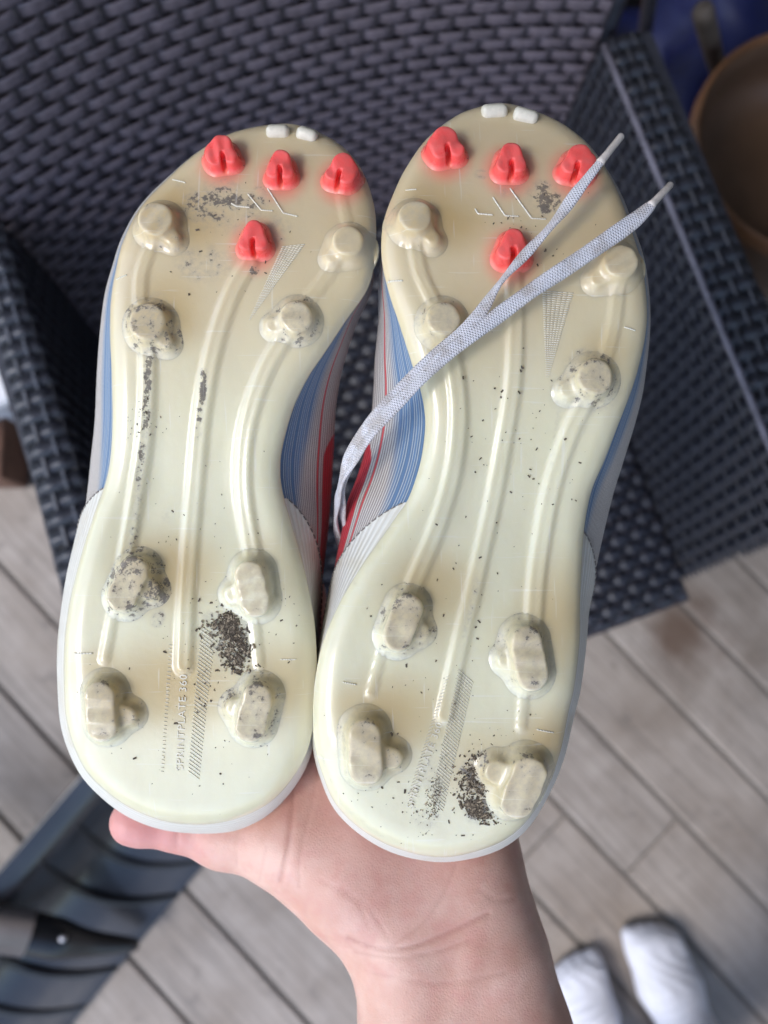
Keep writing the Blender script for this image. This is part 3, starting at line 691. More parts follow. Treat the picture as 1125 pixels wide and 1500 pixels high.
    def up_pt(i, rho, off=0.0):
        i = np.asarray(i); rho = np.asarray(rho, float); q = np.clip(rho, 0, 1); b = np.sin(q * math.pi / 2) ** .85; bz = q
        xy = sh[i, :2] * (1 - b[:, None]) + Up[i, :2] * b[:, None]; zz = sh[i, 2] * (1 - bz) + Up[i, 2] * bz
        k = np.clip(rho - 1, 0, 1); f = (1 - np.cos(k * math.pi / 2)) * .80
        xy = xy * (1 - f[:, None]) + Cn[i] * f[:, None]; zz = zz - (np.maximum(depth_top[i] - GH, .008)) * np.sin(k * math.pi / 2)
        return np.concatenate([xy + nr[i] * off, zz[:, None]], 1)
    NR = 34; rh = np.concatenate([np.linspace(0, 1, 22), np.linspace(1, 2, NR - 22 + 1)[1:]]); nn = 300; ia = np.arange(nn)
    VV = np.concatenate([up_pt(ia, np.full(nn, q)) for q in rh]); Fq = []
    I = np.arange(len(rh) - 1)[:, None] * nn; J = np.arange(nn)[None]; J2 = (J + 1) % nn
    Fq = np.stack([I + J, I + J2, I + nn + J2, I + nn + J], -1).reshape(-1, 4)
    me = mesh_np('upper', VV, Fq); vattr(me, 'rho', np.repeat(np.where(rh <= 1, np.sin(np.clip(rh, 0, 1) * math.pi / 2) ** .85, rh), nn)); vattr(me, 'along', np.tile(v, len(rh)))
    medial = (Ks[:, 0] > np.interp(v, *cfg['spine'])) == cfg['medial_right']; vattr(me, 'side', np.tile(medial.astype(float), len(rh)))
    link('upper', me, M['upper'], root)
    # dark lining floor inside, seen through the collar
    mb = MB(); ring = up_pt(ia, np.full(nn, 1.2)); cen = ring.mean(0); lin = mesh_np('lining', np.concatenate([ring * [.97, .97, 1] + [0, 0, .006], [cen + [0, 0, .01]]]), [(i, (i + 1) % nn, nn) for i in range(nn)]); link('lining', lin, M['lining'], root)
    # heel counter panel and its stitching
    (m0, m1), (l0, l1) = cfg['counter']; cols = []
    for i in range(nn):
        y0, y1 = (m0, m1) if medial[i] else (l0, l1)
        g = (Ks[i, 1] - y0) / (y1 - y0)
        if g > 0.02: cols.append((i, min(g ** .9, 1.35)))
    st = next((k for k in range(len(cols)) if (cols[k][0] - cols[k - 1][0]) % nn != 1), 0); cols = cols[st:] + cols[:st]
    ci = np.array([c[0] for c in cols]); cg = np.array([c[1] for c in cols]); K = 22; rows = []; rhos = []
    for q in np.concatenate([[-.001], np.linspace(0, 1, K), [1.0]]):
        off = .0011 if 0 <= q else 0; rows.append(up_pt(ci, np.maximum(cg * max(q, 0), 0.0), off)); rhos.append(cg * max(q, 0))
    rows[-1] = up_pt(ci, cg, -.0003); VV = np.concatenate(rows); nc = len(ci); I = np.arange(len(rows) - 1)[:, None] * nc; J = np.arange(nc - 1)[None]
    Fq = np.stack([I + J, I + J + 1, I + nc + J + 1, I + nc + J], -1).reshape(-1, 4)
    me = mesh_np('heel_counter', VV, Fq); vattr(me, 'rho', np.concatenate(rhos)); hc = link('heel_counter', me, M['counter'], root)
    mb = MB(); edge = np.concatenate([up_pt(ci[k:k + 1], cg[k:k + 1] * .93, .0013) for k in range(nc) if cg[k] < 1.3 or True])
    fine = catmull(edge, nc * 6); seglen = np.linalg.norm(np.diff(fine, axis=0), axis=1); cl = np.concatenate([[0], np.cumsum(seglen)])
    for q in np.arange(.001, cl[-1], .0030):
        a = [np.interp(q, cl, fine[:, k]) for k in range(3)]; b = [np.interp(q + .0019, cl, fine[:, k]) for k in range(3)]; mb.tube([a, b], .00028, 5)
    tag(mb.build('stitching', M['stitch'], hc, True), kind='stuff')
    # ---- caked mud: many small crumbs pressed on the sole
    for (px, py, rx, ry, cnt, sz, ang) in cfg['mud']:
        mbs = (MB(), MB()); ca, sa = math.cos(R(ang)), math.sin(R(ang))
        sub = [(random.uniform(-.75, .75), random.uniform(-.75, .75), random.uniform(.14, .36)) for _ in range(7)]
        for _ in range(int(cnt * 4.0)):
            if random.random() < .8: sx_, sy_, sr = random.choice(sub); ux, uy = random.gauss(sx_, sr) * rx, random.gauss(sy_, sr) * ry
            else: ux, uy = random.gauss(0, .75) * rx, random.gauss(0, .75) * ry
            p = surf(px + ux * ca - uy * sa, py + ux * sa + uy * ca, random.uniform(-.0001, .0004)); q = sz * .36 * random.uniform(.2, 1.2)
            el = random.choice((1, 1, 1.2, 1.8)); Mx = Matrix.Rotation(random.uniform(0, 3.1), 3, 'Z') @ Matrix.Rotation(random.uniform(-.5, .5), 3, 'X')
            pts = [Mx @ Vector((a * q * el * random.uniform(.6, 1.3), b * q * .6 * random.uniform(.5, 1.3), cc * q * .4)) for cc in (-1, 1) for b in (-1, 1) for a in (-1, 1)]
            mbs[random.random() < .3].add([tuple(Vector(p) + t) for t in pts], [(0, 2, 3, 1), (4, 5, 7, 6), (0, 1, 5, 4), (2, 6, 7, 3), (0, 4, 6, 2), (1, 3, 7, 5)])
        tag(mbs[0].build('mud_cake', M['mud'], root), kind='stuff'); tag(mbs[1].build('dry_flakes', M['flakes'], root), kind='stuff')
    mb = MB()      # loose grains scattered over the sole
    for _ in range(cfg['grains']):
        k = random.randrange(len(cfg['grainpts'])); gpx, gpy, gs = cfg['grainpts'][k]
        p = surf(random.gauss(gpx, gs), random.gauss(gpy, gs), .0001); q = random.choice((.00008, .00010, .00012, .00016, .00026)) * random.uniform(.7, 1.3)
        if not inside(p[None, :2])[0] or seg_dist(p[None, :2], S2, np.roll(S2, -1, 0))[0] < .004: continue
        Mx = Matrix.Rotation(random.uniform(0, 3.1), 3, 'Z'); el = random.uniform(.8, 2.4)
        pts = [Mx @ Vector((a * q * el * random.uniform(.6, 1.3), b * q * random.uniform(.5, 1.3), cc * q * .5)) for cc in (-1, 1) for b in (-1, 1) for a in (-1, 1)]
        mb.add([tuple(Vector(p) + t) for t in pts], [(0, 2, 3, 1), (4, 5, 7, 6), (0, 1, 5, 4), (2, 6, 7, 3), (0, 4, 6, 2), (1, 3, 7, 5)])
    tag(mb.build('soil_grains', M['mud'], root), kind='stuff')
    return root, surf, d, c0

def rd(px, py, r=.0066, h=.0068, tab=None, **k): return dict(kind='round', p=(px, py), r=r, h=h, tab=tab, **k)
def bl(px, py, a, ln, r=.0060, h=.0078, tab=None, **k): return dict(kind='blade', p=(px, py), a=a, len=ln, r=r, h=h, tab=tab, **k)
def rs(px, py, e, a=0, h=.0064, r=.0031, long=0): return dict(kind='red', p=(px, py), e=e * .62, a=a, h=h, r=r, long=long, fl=.0022)
LEFT = dict(depth=.285, medial_right=True, label='left boot, milky sole with grey scuffs at the toe, held above the thumb',
  outline=[(393,183,0,8),(436,183,0,8),(487,203,-6,8),(525,241,-8,5),(547,301,-8,2),(549,369,-4,0),(538,420,8,0),(504,471,20,0),(475,515,34,0),(450,552,49,0),(428,598,64,0),(412,656,77,0),(409,692,78,0),(413,723,72,0),(425,766,57,0),(441,820,35,0),(452,870,18,0),(460,920,5,0),(463,1000,2,0),(455,1078,3,2),(436,1127,4,4),(399,1172,3,6),(354,1197,2,8),(305,1207,0,5),(244,1204,0,2),(195,1187,0,0),(154,1159,2,-2),(121,1122,4,-3),(99,1062,4,0),(94,996,3,0),(95,940,2,0),(101,890,1,0),(112,840,-3,0),(126,790,-6,0),(141,745,-11,0),(154,710,-20,0),(162,670,-24,0),(165,617,-21,0),(164,545,-16,0),(162,490,-9,0),(163,440,-3,0),(169,400,2,0),(180,355,6,0),(205,305,8,2),(248,258,8,4),(291,220,6,6),(340,193,3,8)],
  spine=([0, .14, .3, .45, .55, .7, .8, .87, 1], [280, 278, 276, 285, 295, 330, 355, 385, 400]),
  ridges=[([(217,500),(217,560),(212,640),(200,720),(188,790),(182,830)], .0031, .0019), ([(366,385),(340,430),(316,500),(299,580),(289,660),(280,760),(274,850),(269,975)], .0034, .0017),
          ([(425,485),(395,530),(371,590),(358,650),(356,720),(366,790),(376,835)], .0034, .0019), ([(222,360),(208,400),(206,440)], .0026, .0012), ([(500,372),(475,410),(447,445)], .0026, .0011), ([(500,285),(508,325)], .002, .0007),
          ([(165,900),(153,965)], .0018, .0010), ([(372,905),(380,975)], .0018, .0010)],
  studs=[rs(326,226,.0046,8,long=-.0055), rs(411,246,.0038), rs(500,252,.0042,-16,long=.0048), rs(372,348,.0042),
         rd(229,325,.0068,.0068,tab=(.0058,-.0062,.0026,.0045),dirt=.35,sx=1.2), rd(216,474,.0072,0.0068,tab=(.0060,-.0062,.0026,.0048),dirt=.55,sx=1.3), rd(510,356,.0060,0.0061,tab=(-.0062,-.0050,.0022,.0036),stain=.15,dirt=.05), rd(434,466,.0062,0.0061,tab=(-.0085,-.0022,.0026,.0034),stain=.15,dirt=.45),
         bl(186,858,-24,.0060,tab=(.0078,.0012,.0036,.0055),dirt=.45,sx=1.8), bl(370,862,12,.0060,tab=(-.0078,-.0010,.0036,.0050),dirt=.1,stain=.3), bl(148,1042,5,.0066,tab=(.0085,-.0030,.0036,.0055),dirt=.2,sx=2.0,stain=1.3), bl(372,1044,-14,.0064,tab=(-.0072,-.0010,.0038,.0050),dirt=.35,stain=.6)],
  nubs=[(407,193,.0075,0),(450,197,.0070,-18)], ticks=[((168,408),(186,403)),((252,262),(272,268)),((108,957),(136,957)),((411,966),(434,966))],
  emblem=[[(339,298),(346,302),(366,304)],[(363,284),(383,308),(400,309)],[(392,276),(415,312),(436,317)]],
  hatch=[(430,360,366,468,34,2,44,-.1),(304,925,284,1135,20,16,40,.75),(250,945,238,1130,5,4,34,.2)], text=((268,1128),(274,988),15),
  counter=((723,905),(708,790)),
  dirt=[(335,300,125,75,.72),(300,385,80,52,.6),(400,335,50,50,.5),(372,398,14,22,.95),(270,270,40,20,.4),(228,310,32,30,.5),(214,485,30,32,.7),(190,860,45,40,.35),(180,1055,30,22,.55),(340,940,60,62,.8),(312,905,30,20,.6),(150,1000,30,20,.5),(230,905,20,25,.7),(370,1040,45,45,.3),(395,860,12,20,.8),(290,1110,30,60,.3),(245,755,22,25,.4)],
  amber_shades=[(245,838,100,75,.7),(250,1005,135,85,.8),(410,1000,70,75,.6),(275,330,80,60,.5),(255,465,60,55,.55),(150,985,60,50,.5),(385,820,50,50,.3)],
  dirtlines=[([(220,505),(218,560),(214,630)],.0030,.98),([(212,640),(203,710),(194,800)],.0030,.72),([(299,545),(296,590)],.0026,1.0),([(292,600),(289,640)],.0026,.85),([(110,1000),(130,1120),(220,1190)],.002,.2)],
  mud=[(338,938,38,20,210,.0014,62),(322,915,22,14,70,.0012,0),(181,1054,15,11,70,.0011,-10),(212,868,10,10,30,.0008,0)],
  grains=260, grainpts=[(280,900,90),(270,760,70),(250,1050,80),(340,980,50),(330,330,60),(205,620,15),(300,1080,60),(420,900,30)])
RIGHT = dict(depth=.272, medial_right=False, label='right boot, greener sole crossed by a dirty white lace, mud on heel',
  outline=[(705,155,0,8),(735,151,0,8),(775,158,-3,8),(822,178,-6,8),(863,211,-8,5),(892,254,-8,3),(912,296,-7,0),(927,343,-5,0),(940,390,-3,0),(947,446,-3,0),(945,490,0,0),(934,540,7,0),(921,580,15,0),(905,622,21,0),(884,676,26,0),(865,722,31,0),(855,777,27,0),(851,837,17,0),(849,890,6,0),(848,942,2,0),(841,1003,1,0),(832,1044,0,0),(820,1102,-2,0),(800,1155,-3,-2),(771,1204,-3,-3),(734,1234,-2,-3),(685,1251,0,-4),(636,1255,0,-4),(579,1243,0,-4),(530,1216,2,-3),(493,1179,2,-2),(473,1134,2,0),(461,1085,2,0),(460,1024,1,0),(468,965,0,0),(482,920,-6,0),(506,870,-21,0),(534,825,-43,0),(562,785,-63,0),(583,755,-78,0),(598,733,-88,0),(611,699,-88,0),(620,662,-86,0),(624,615,-81,0),(617,570,-70,0),(603,527,-54,0),(585,471,-31,0),(570,425,-16,0),(560,375,-2,0),(563,325,6,0),(580,277,8,2),(598,241,8,4),(628,200,6,6),(671,167,3,8)],
  spine=([0, .14, .3, .45, .55, .7, .8, .87, 1], [645, 645, 675, 720, 740, 755, 752, 745, 735]),
  ridges=[([(606,350),(616,400),(636,445)], .0026, .0012), ([(652,485),(666,545),(672,610),(664,690),(641,770),(613,840),(602,868)], .0034, .0019), ([(750,388),(755,470),(752,560),(740,640),(722,740),(697,850),(675,940),(651,1048)], .0032, .0017),
          ([(868,572),(840,622),(813,700),(796,780),(786,850),(781,915)], .0034, .0019), ([(905,405),(900,470),(886,525)], .0026, .0011), ([(560,950),(543,1015)], .0018, .0010), ([(768,1005),(763,1065)], .0018, .0011)],
  studs=[rs(654,215,.0048,10,long=-.0055), rs(748,236,.0040), rs(846,240,.0044,-14,long=.0050), rs(752,362,.0046),
         rd(608,322,.0062,0.0065,tab=(.0062,-.0068,.0024,.0040),stain=.8,dirt=.25,sx=1.6), rd(649,470,.0062,0.0058,stain=.2,dirt=.35), rd(908,386,.0064,0.0065,tab=(-.0072,-.0050,.0024,.0034),stain=.1,dirt=.1), rd(872,553,.0066,0.0063,tab=(-.0085,-.0040,.0026,.0034),stain=.5,dirt=.5,sx=.3),
         bl(590,914,-21,.0062,.0056,.0075,tab=(.0070,-.0008,.0030,.0040),dirt=.3,stain=.9,sx=1.4), bl(776,966,9,.0070,.0060,.0076,tab=(-.0070,.0002,.0034,.0036),dirt=.25,stain=.7,sx=.4), bl(535,1102,3,.0072,.0062,.0078,tab=(.0092,-.0030,.0038,.0058),dirt=.2,stain=1.2,sx=1.8), bl(766,1152,-22,.0064,.0066,.0078,tab=(-.0100,.0010,.0044,.0050),dirt=.25,stain=.9,sx=.2)],
  nubs=[(724,163,.0080,4),(770,170,.0078,-16)], ticks=[((594,278),(610,278)),((568,409),(590,411)),((914,479),(931,484)),((502,999),(522,1003)),((786,1068),(812,1074))],
  emblem=[[(696,306),(700,313),(722,315)],[(722,289),(740,316),(760,317)],[(747,276),(779,320),(800,321)]],
  hatch=[(817,428,802,552,46,4,40,.08),(682,990,640,1180,22,18,44,.9),(656,990,600,1165,6,6,36,-.5)], text=((604,1185),(648,1060),14),
  counter=((730,893),(772,905)),
  dirt=[(800,290,45,48,.95),(705,255,20,14,.7),(750,280,45,25,.5),(630,300,30,25,.35),(872,545,22,22,.75),(700,1135,44,52,1.0),(705,1185,42,40,.95),(735,1115,14,26,.8),(760,1195,40,30,.5),(562,1090,26,32,.75),(635,1130,36,75,.45),(625,1200,50,30,.5),(600,940,40,30,.4),(750,985,30,30,.4),(480,1080,20,90,.3),(560,1120,60,60,.3)],
  amber_shades=[(635,862,95,75,.6),(575,1048,120,80,.75),(815,905,75,110,.6),(805,1095,75,80,.7),(650,325,85,62,.65),(705,1125,90,80,.55),(885,515,55,50,.5),(520,1035,60,50,.5)],
  dirtlines=[([(700,850),(680,930)],.0025,.5),([(820,600),(800,740)],.002,.4),([(470,1110),(500,1180),(560,1230)],.002,.45)],
  mud=[(700,1138,26,32,110,.0011,10),(700,1186,26,14,120,.0013,35),(715,1110,18,8,40,.0011,0),(563,1083,10,10,36,.0011,0),(557,1118,14,10,30,.0007,0),(632,1175,16,40,60,.0006,18)],
  grains=300, grainpts=[(690,800,90),(640,1000,80),(560,1150,50),(620,1170,50),(720,1100,50),(790,330,40),(740,600,60),(820,700,40),(620,930,50)])
bootL, surfL, dL, c0L = make_shoe(LEFT)
bootR, surfR, dR, c0R = make_shoe(RIGHT)

# ------------------------------------------------------------------ shoelace of the right boot, thrown across its sole
def lace_strand(pts, widths, twist, aglet):
    """pts: (px, py, lift above the right sole plane in mm)"""
    P = []
    for px, py, up in pts:
        up = up * .64 if up > 0 else up
        P.append(np.array([(px - CX) * (dR - up * .001) / F - c0R[0], (CY - py) * (dR - up * .001) / F - c0R[1], up * .001]))
    n = 150; C = catmull(P, n); W = .9 * np.interp(np.linspace(0, 1, n), np.linspace(0, 1, len(widths)), widths); T = np.interp(np.linspace(0, 1, n), np.linspace(0, 1, len(twist)), twist)
    sl = np.concatenate([[0], np.cumsum(np.linalg.norm(np.diff(C, axis=0), axis=1))]); k = 14; V = []; uu = []; vv = []
    for i in range(n):
        t = C[min(i + 1, n - 1)] - C[max(i - 1, 0)]; t /= np.linalg.norm(t); zz = np.array([0, 0, 1.0]); a = np.cross(zz, t); a /= np.linalg.norm(a); b = np.cross(t, a)
        c, s = math.cos(R(T[i])), math.sin(R(T[i])); a, b = a * c + b * s, b * c - a * s
        for j in range(k):
            th = 2 * math.pi * j / k; x = math.copysign(abs(math.cos(th)) ** .7, math.cos(th)); V.append(C[i] + a * x * W[i] + b * math.sin(th) * .00075 + b * .0005 * math.sin(sl[i] * 260) * x); uu.append(x); vv.append(sl[i])
    I = np.arange(n - 1)[:, None] * k; J = np.arange(k)[None]; J2 = (J + 1) % k
    Fq = np.stack([I + J, I + J2, I + k + J2, I + k + J], -1).reshape(-1, 4)
    me = mesh_np('shoelace', V, Fq); vattr(me, 'lace_u', uu); vattr(me, 'lace_v', vv); o = link('shoelace', me, M['lace'], bootR)
    mb = MB(); t = C[0] - C[4]; t /= np.linalg.norm(t); A = [C[0] - t * .002 + t * q for q in (0, .0015, .004, aglet - .0006, aglet)]
    mb.tube(A, [.0016, .0014, .00125, .0012, .0008], 10); mb.build('aglet', M['aglet'], o, True)
lace_strand([(884,232,12.5),(868,252,12.8),(846,280,13),(815,322,13),(770,372,12.5),(732,415,12),(700,462,11.5),(655,508,10),(604,557,7.5),(560,604,3),(525,648,-6),(503,700,-18),(500,750,-32),(512,800,-46)],
            [.0012,.0021,.0025,.0026,.0022,.0020,.0026,.0032,.0034,.0033,.0032,.0032,.0032,.0032], [0,20,35,45,40,50,30,15,8,0,20,45,60,70], .0125)
lace_strand([(958,296,8),(948,306,9),(925,326,10.5),(880,358,12.5),(830,392,13.2),(780,425,13),(730,462,12.5),(690,492,13),(650,522,12.5),(606,566,9.5),(562,612,5),(524,664,-5),(500,712,-18),(492,760,-34),(500,810,-48)],
            [.0013,.0024,.0032,.0032,.0031,.0030,.0030,.0029,.0028,.0026,.0028,.0030,.0030,.0030,.0030], [0,5,5,0,0,4,8,10,14,20,30,60,70,70,70], .0120)

# ------------------------------------------------------------------ person: left hand under the heels, socked feet on the deck
person = empty('person', (0.44, -0.60, 0)); tag(person, 'person in white socks holding both boots up with the left hand', 'person')
def K(px, py, dep, rpx): return at_d(px, py, dep), rpx * dep / F
def seg(a, b, k=.012, sq=None):
    (pa, ra), (pb, rb) = K(*a), K(*b)
    return (pa, pb, ra, rb, k) if sq is None else (pa, pb, ra, rb, k, CM[:, 2], sq)
prims = []
# forearm (two parallel bones give the flattened section)
fw = [((612, 1520, .322, 74), (600, 1400, .328, 70)), ((752, 1520, .322, 76), (722, 1400, .328, 70)), ((690, 1520, .318, 70), (660, 1400, .326, 60)), ((600, 1400, .328, 70), (575, 1330, .334, 72)), ((722, 1400, .328, 70), (684, 1300, .336, 74))]
for a, b in fw: prims.append(seg(a, b, .016))
el = at_d(760, 1960, .335)
for a in ((612, 1520, .322, 74), (752, 1520, .322, 76)):
    p, r = K(*a); prims.append((p, el + (p - at_d(682, 1520, .322)) * 1.1, r, .036, .016))
# heel of the hand, palm, thenar, hypothenar
prims += [seg((684, 1300, .336, 74), (676, 1180, .348, 78), .016), seg((575, 1330, .334, 74), (500, 1270, .334, 72), .018), seg((610, 1300, .340, 70), (600, 1150, .352, 74), .018), seg((540, 1280, .340, 76), (520, 1140, .352, 78), .018), seg((500, 1270, .334, 72), (430, 1232, .336, 60), .016), seg((500, 1160, .350, 70), (445, 1140, .350, 62), .016)]
# thumb
prims += [seg((430, 1234, .336, 58), (330, 1222, .338, 44), .014), seg((330, 1222, .338, 43), (262, 1208, .336, 34), .008), seg((262, 1208, .336, 34), (200, 1204, .332, 31), .006), seg((206, 1204, .332, 30), (192, 1203, .331, 27), .006)]
# four fingers run up behind the heels and curl into the collars
for bx, tx, ln, r in ((478, 430, 330, 34), (540, 545, 380, 36), (604, 640, 350, 35), (668, 715, 270, 31)):
    y0 = 1110; p = [(bx, y0, .356, r + 4), (bx + (tx - bx) * .45, y0 - ln * .45, .372, r), (bx + (tx - bx) * .75, y0 - ln * .72, .366, r - 3), (tx, y0 - ln * .88, .352, r - 6)]
    for a, b in zip(p[:-1], p[1:]): prims.append(seg(a, b, .006))
cre = [([(510, 1374), (560, 1391), (610, 1385), (660, 1365), (715, 1338)], .0009, .0011), ([(520, 1394), (580, 1403), (640, 1394), (690, 1376)], .0005, .0009), ([(430, 1120), (427, 1190), (420, 1250), (410, 1290)], .0008, .0013), ([(470, 1110), (455, 1180), (440, 1250), (438, 1300)], .0004, .0009), ([(575, 1385), (622, 1350), (655, 1300), (668, 1262)], .0004, .0009), ([(700, 1300), (725, 1318), (752, 1316)], .0004, .0009), ([(655, 1520), (680, 1460), (694, 1400)], -.0006, .0060), ([(262, 1180), (258, 1240)], .0005, .0010), ([(500, 1300), (540, 1330), (570, 1376)], .0003, .0008), ([(545, 1425), (640, 1440), (740, 1425)], .0003, .0009), ([(470, 1290), (520, 1320), (540, 1355)], .0003, .0008), ([(390, 1240), (380, 1290)], .0003, .0008), ([(350, 1205), (346, 1268)], .0003, .0008)]
def creases(V):
    rel = (V - np.array([0, 0, CAMH])) @ CM; px = CX + F * rel[:, 0] / -rel[:, 2]; py = CY - F * rel[:, 1] / -rel[:, 2]; Q = np.stack([px, py], 1); Vn = V.copy()
    for P, dpt, wd in cre:
        P = catmull(P, 24); dd = poly_dist(Q, P) * .335 / F; front = rel[:, 2] > -.345
        s = np.exp(-(dd / wd) ** 2) * front; Vn -= (CM[:, 2] * dpt * (.6 if dpt > 0 else 1))[None] * s[:, None]
    return Vn
handme = sdf_mesh('body', prims, .00115, post=creases)
co = np.zeros(len(handme.vertices) * 3); handme.vertices.foreach_get('co', co); co = co.reshape(-1, 3)
tip = at_d(200, 1204, .33); heel = at_d(560, 1200, .34)
vattr(handme, 'flush', np.clip((1 - sstep(.006, .05, np.linalg.norm(co - tip, axis=1))) * 1.0 + .35 * (1 - sstep(.01, .06, np.linalg.norm(co - heel, axis=1))), 0, 1))
def crease_mask(V):
    rel = (V - np.array([0, 0, CAMH])) @ CM; Q = np.stack([CX + F * rel[:, 0] / -rel[:, 2], CY - F * rel[:, 1] / -rel[:, 2]], 1); mk = np.zeros(len(V))
    for P, dpt, wd in cre:
        if dpt > 0: mk = np.maximum(mk, min(1, dpt / .0008) * np.exp(-(poly_dist(Q, catmull(P, 24)) * .335 / F / (wd * .8)) ** 2) * (rel[:, 2] > -.345))
    return mk
vattr(handme, 'crease', crease_mask(co))
# the rest of the body stands behind the camera, over the feet
tR, tL = at_z(948, 1350, .02), at_z(838, 1398, .02)                  # toe ends of the right and left foot
dRf, dLf = np.array([.30, -.95, 0]), np.array([.13, -.99, 0])
aR, aL = tR + dRf * .185 + [0, 0, .07], tL + dLf * .185 + [0, 0, .07]
aR[2] = aL[2] = .085
hipR, hipL = np.array([.55, -.70, .78]), np.array([.37, -.72, .78]); sh0 = np.array([.45, -.74, 1.28])
body = [(aR, aR + [0.0, .0, .2], .036, .050, .03), (aL, aL + [0, 0, .2], .036, .050, .03), (aR + [0, 0, .2], (aR + hipR) / 2 + [0, .03, .02], .05, .055, .03), (aL + [0, 0, .2], (aL + hipL) / 2 + [0, .03, .02], .05, .055, .03),
        ((aR + hipR) / 2 + [0, .03, .02], hipR, .055, .078, .04), ((aL + hipL) / 2 + [0, .03, .02], hipL, .055, .078, .04), (hipR, hipL, .09, .09, .05), ((hipR + hipL) / 2, sh0 - [0, 0, .12], .105, .12, .06),
        (sh0 + [-.14, 0, -.02], sh0 + [.14, 0, -.02], .055, .055, .06), (sh0, sh0 + [0, .02, .12], .055, .048, .03), (sh0 + [0, .03, .20], sh0 + [0, .05, .27], .085, .088, .03), (sh0 + [0, .075, .15], sh0 + [0, .06, .22], .05, .07, .03), (sh0 + [0, .145, .205], sh0 + [0, .135, .235], .012, .010, .012),
        (sh0 + [-.15, 0, -.03], el, .045, .038, .02), (sh0 + [.15, 0, -.03], np.array([.60, -.48, 1.03]), .045, .038, .02), (np.array([.60, -.48, 1.03]), np.array([.26, -.20, 1.24]), .038, .026, .02), (np.array([.26, -.20, 1.24]), np.array([.17, -.13, 1.27]), .03, .026, .02)]
for i, q in enumerate((-.03, -.01, .01, .03)): body.append((np.array([.17, -.13, 1.27]) + [q * .6, -q * .8, 0], np.array([.10, -.07, 1.295]) + [q * .6, -q * .8, 0], .010, .008, .006))
bm_ = sdf_mesh('rest', body, .009); vattr(bm_, 'flush', np.zeros(len(bm_.vertices))); vattr(bm_, 'crease', np.zeros(len(bm_.vertices)))
bm = bmesh.new(); bm.from_mesh(handme); bm.from_mesh(bm_); me = bpy.data.meshes.new('body'); bm.to_mesh(me); bm.free()
bo = link('body', me, M['skin'], person); bo.matrix_parent_inverse = Matrix.Translation((-0.44, 0.60, 0))
def cloth(name, pr, vox, mat, post=None):
    o = link(name, sdf_mesh(name, pr, vox, post=post), mat, person); o.matrix_parent_inverse = Matrix.Translation((-0.44, 0.60, 0)); return o
cloth('t_shirt', [((hipR + hipL) / 2 + [0, 0, .08], sh0 - [0, 0, .10], .135, .137, .06), (sh0 + [-.14, 0, -.03], sh0 + [.14, 0, -.03], .07, .07, .06), (sh0 + [-.15, 0, -.03], (sh0 + el) / 2 + [-.08, 0, 0], .062, .062, .03), (sh0 + [.15, 0, -.03], np.array([.605, -.60, 1.13]), .062, .062, .03)], .010, M['shirt'])
cloth('shorts', [(hipR, hipL, .105, .105, .05), (hipR, (aR + hipR) / 2 + [0, .02, .10], .095, .088, .03), (hipL, (aL + hipL) / 2 + [0, .02, .10], .095, .088, .03)], .010, M['shorts'])
cloth('hair', [(sh0 + [0, .015, .24], sh0 + [0, .03, .29], .092, .092, .03), (sh0 + [0, -.01, .17], sh0 + [0, 0, .26], .075, .09, .03)], .008, M['hair'])
for t, df, a in ((tR, dRf, aR), (tL, dLf, aL)):
    sd = np.array([-df[1], df[0], 0]); up = np.array([0, 0, 1.0]); s = 1 if a is aR else -1    # sd points to +x side
    if sd[0] < 0: sd = -sd
    big = -s                                             # big toe on the inner side
    def F3(al, ac, z): return t + df * al + sd * ac * 1.0 + up * (z - t[2])
    pr = [(F3(.030, big * .022, .022), F3(.08, big * .018, .034), .024, .032, .02), (F3(.042, -big * .022, .020), F3(.09, -big * .016, .028), .020, .026, .02), (F3(.034, 0, .022), F3(.10, 0, .036), .024, .034, .02),
          (F3(.09, big * .010, .034), F3(.165, 0, .058), .033, .040, .02), (F3(.10, -big * .014, .028), F3(.19, 0, .032), .027, .030, .02), (F3(.165, 0, .058), F3(.205, 0, .034), .038, .033, .02), (a - [0, 0, .01], a + [0, 0, .06], .043, .044, .02)]
    for q, (al, ac, r) in enumerate(((.012, .030, .0135), (.012, .012, .0105), (.016, -.004, .010), (.023, -.018, .0095), (.033, -.031, .009))): pr.append((F3(al, big * ac, .016), F3(al + .025, big * ac * .95, .022), r, r + .003, .007))
    def wrinkle(V): 
        V = V.copy(); V[:, 2] = np.maximum(V[:, 2], .0015); f = np.sin(V[:, 0] * 210 + 9 * np.sin(V[:, 1] * 60)) * .0006; V[:, 2] += f * (V[:, 2] > .02); return V
    o = cloth('sock', pr, .0026, M['sock'], wrinkle)

# ------------------------------------------------------------------ snow shovel leaning by the left edge
shovel = empty('snow_shovel', tuple(at_z(60, 1380, 0))); tag(shovel, 'black ribbed plastic snow shovel lying on the deck at lower left', 'shovel')
SI = Matrix.Translation(-shovel.location)
prof_px = [(85, 1175, .160), (100, 1190, .150), (112, 1203, .135), (126, 1219, .095), (147, 1237, .055), (175, 1254, .028), (210, 1264, .016), (250, 1266, .012), (285, 1262, .010), (304, 1258, .008)]
PR = catmull([at_z(*p) for p in prof_px], 40)
wdir = (at_z(66, 1262, .135) - at_z(116, 1204, .135)); PIT = np.linalg.norm(wdir); wdir /= PIT
wn = 30; wv = np.linspace(-.95 * PIT, 5.0 * PIT, wn); V = []
for i, q in enumerate(wv):
    flare = .012 * (abs(i - (wn - 1) / 2) / ((wn - 1) / 2)) ** 3
    for j, p in enumerate(PR):
        e = np.array([0, 0, .012 * max(0, 1 - (q - wv[0]) / .02) if j > 16 else 0]); V.append(p + wdir * q * (1.0) + [0, 0, flare] + e)
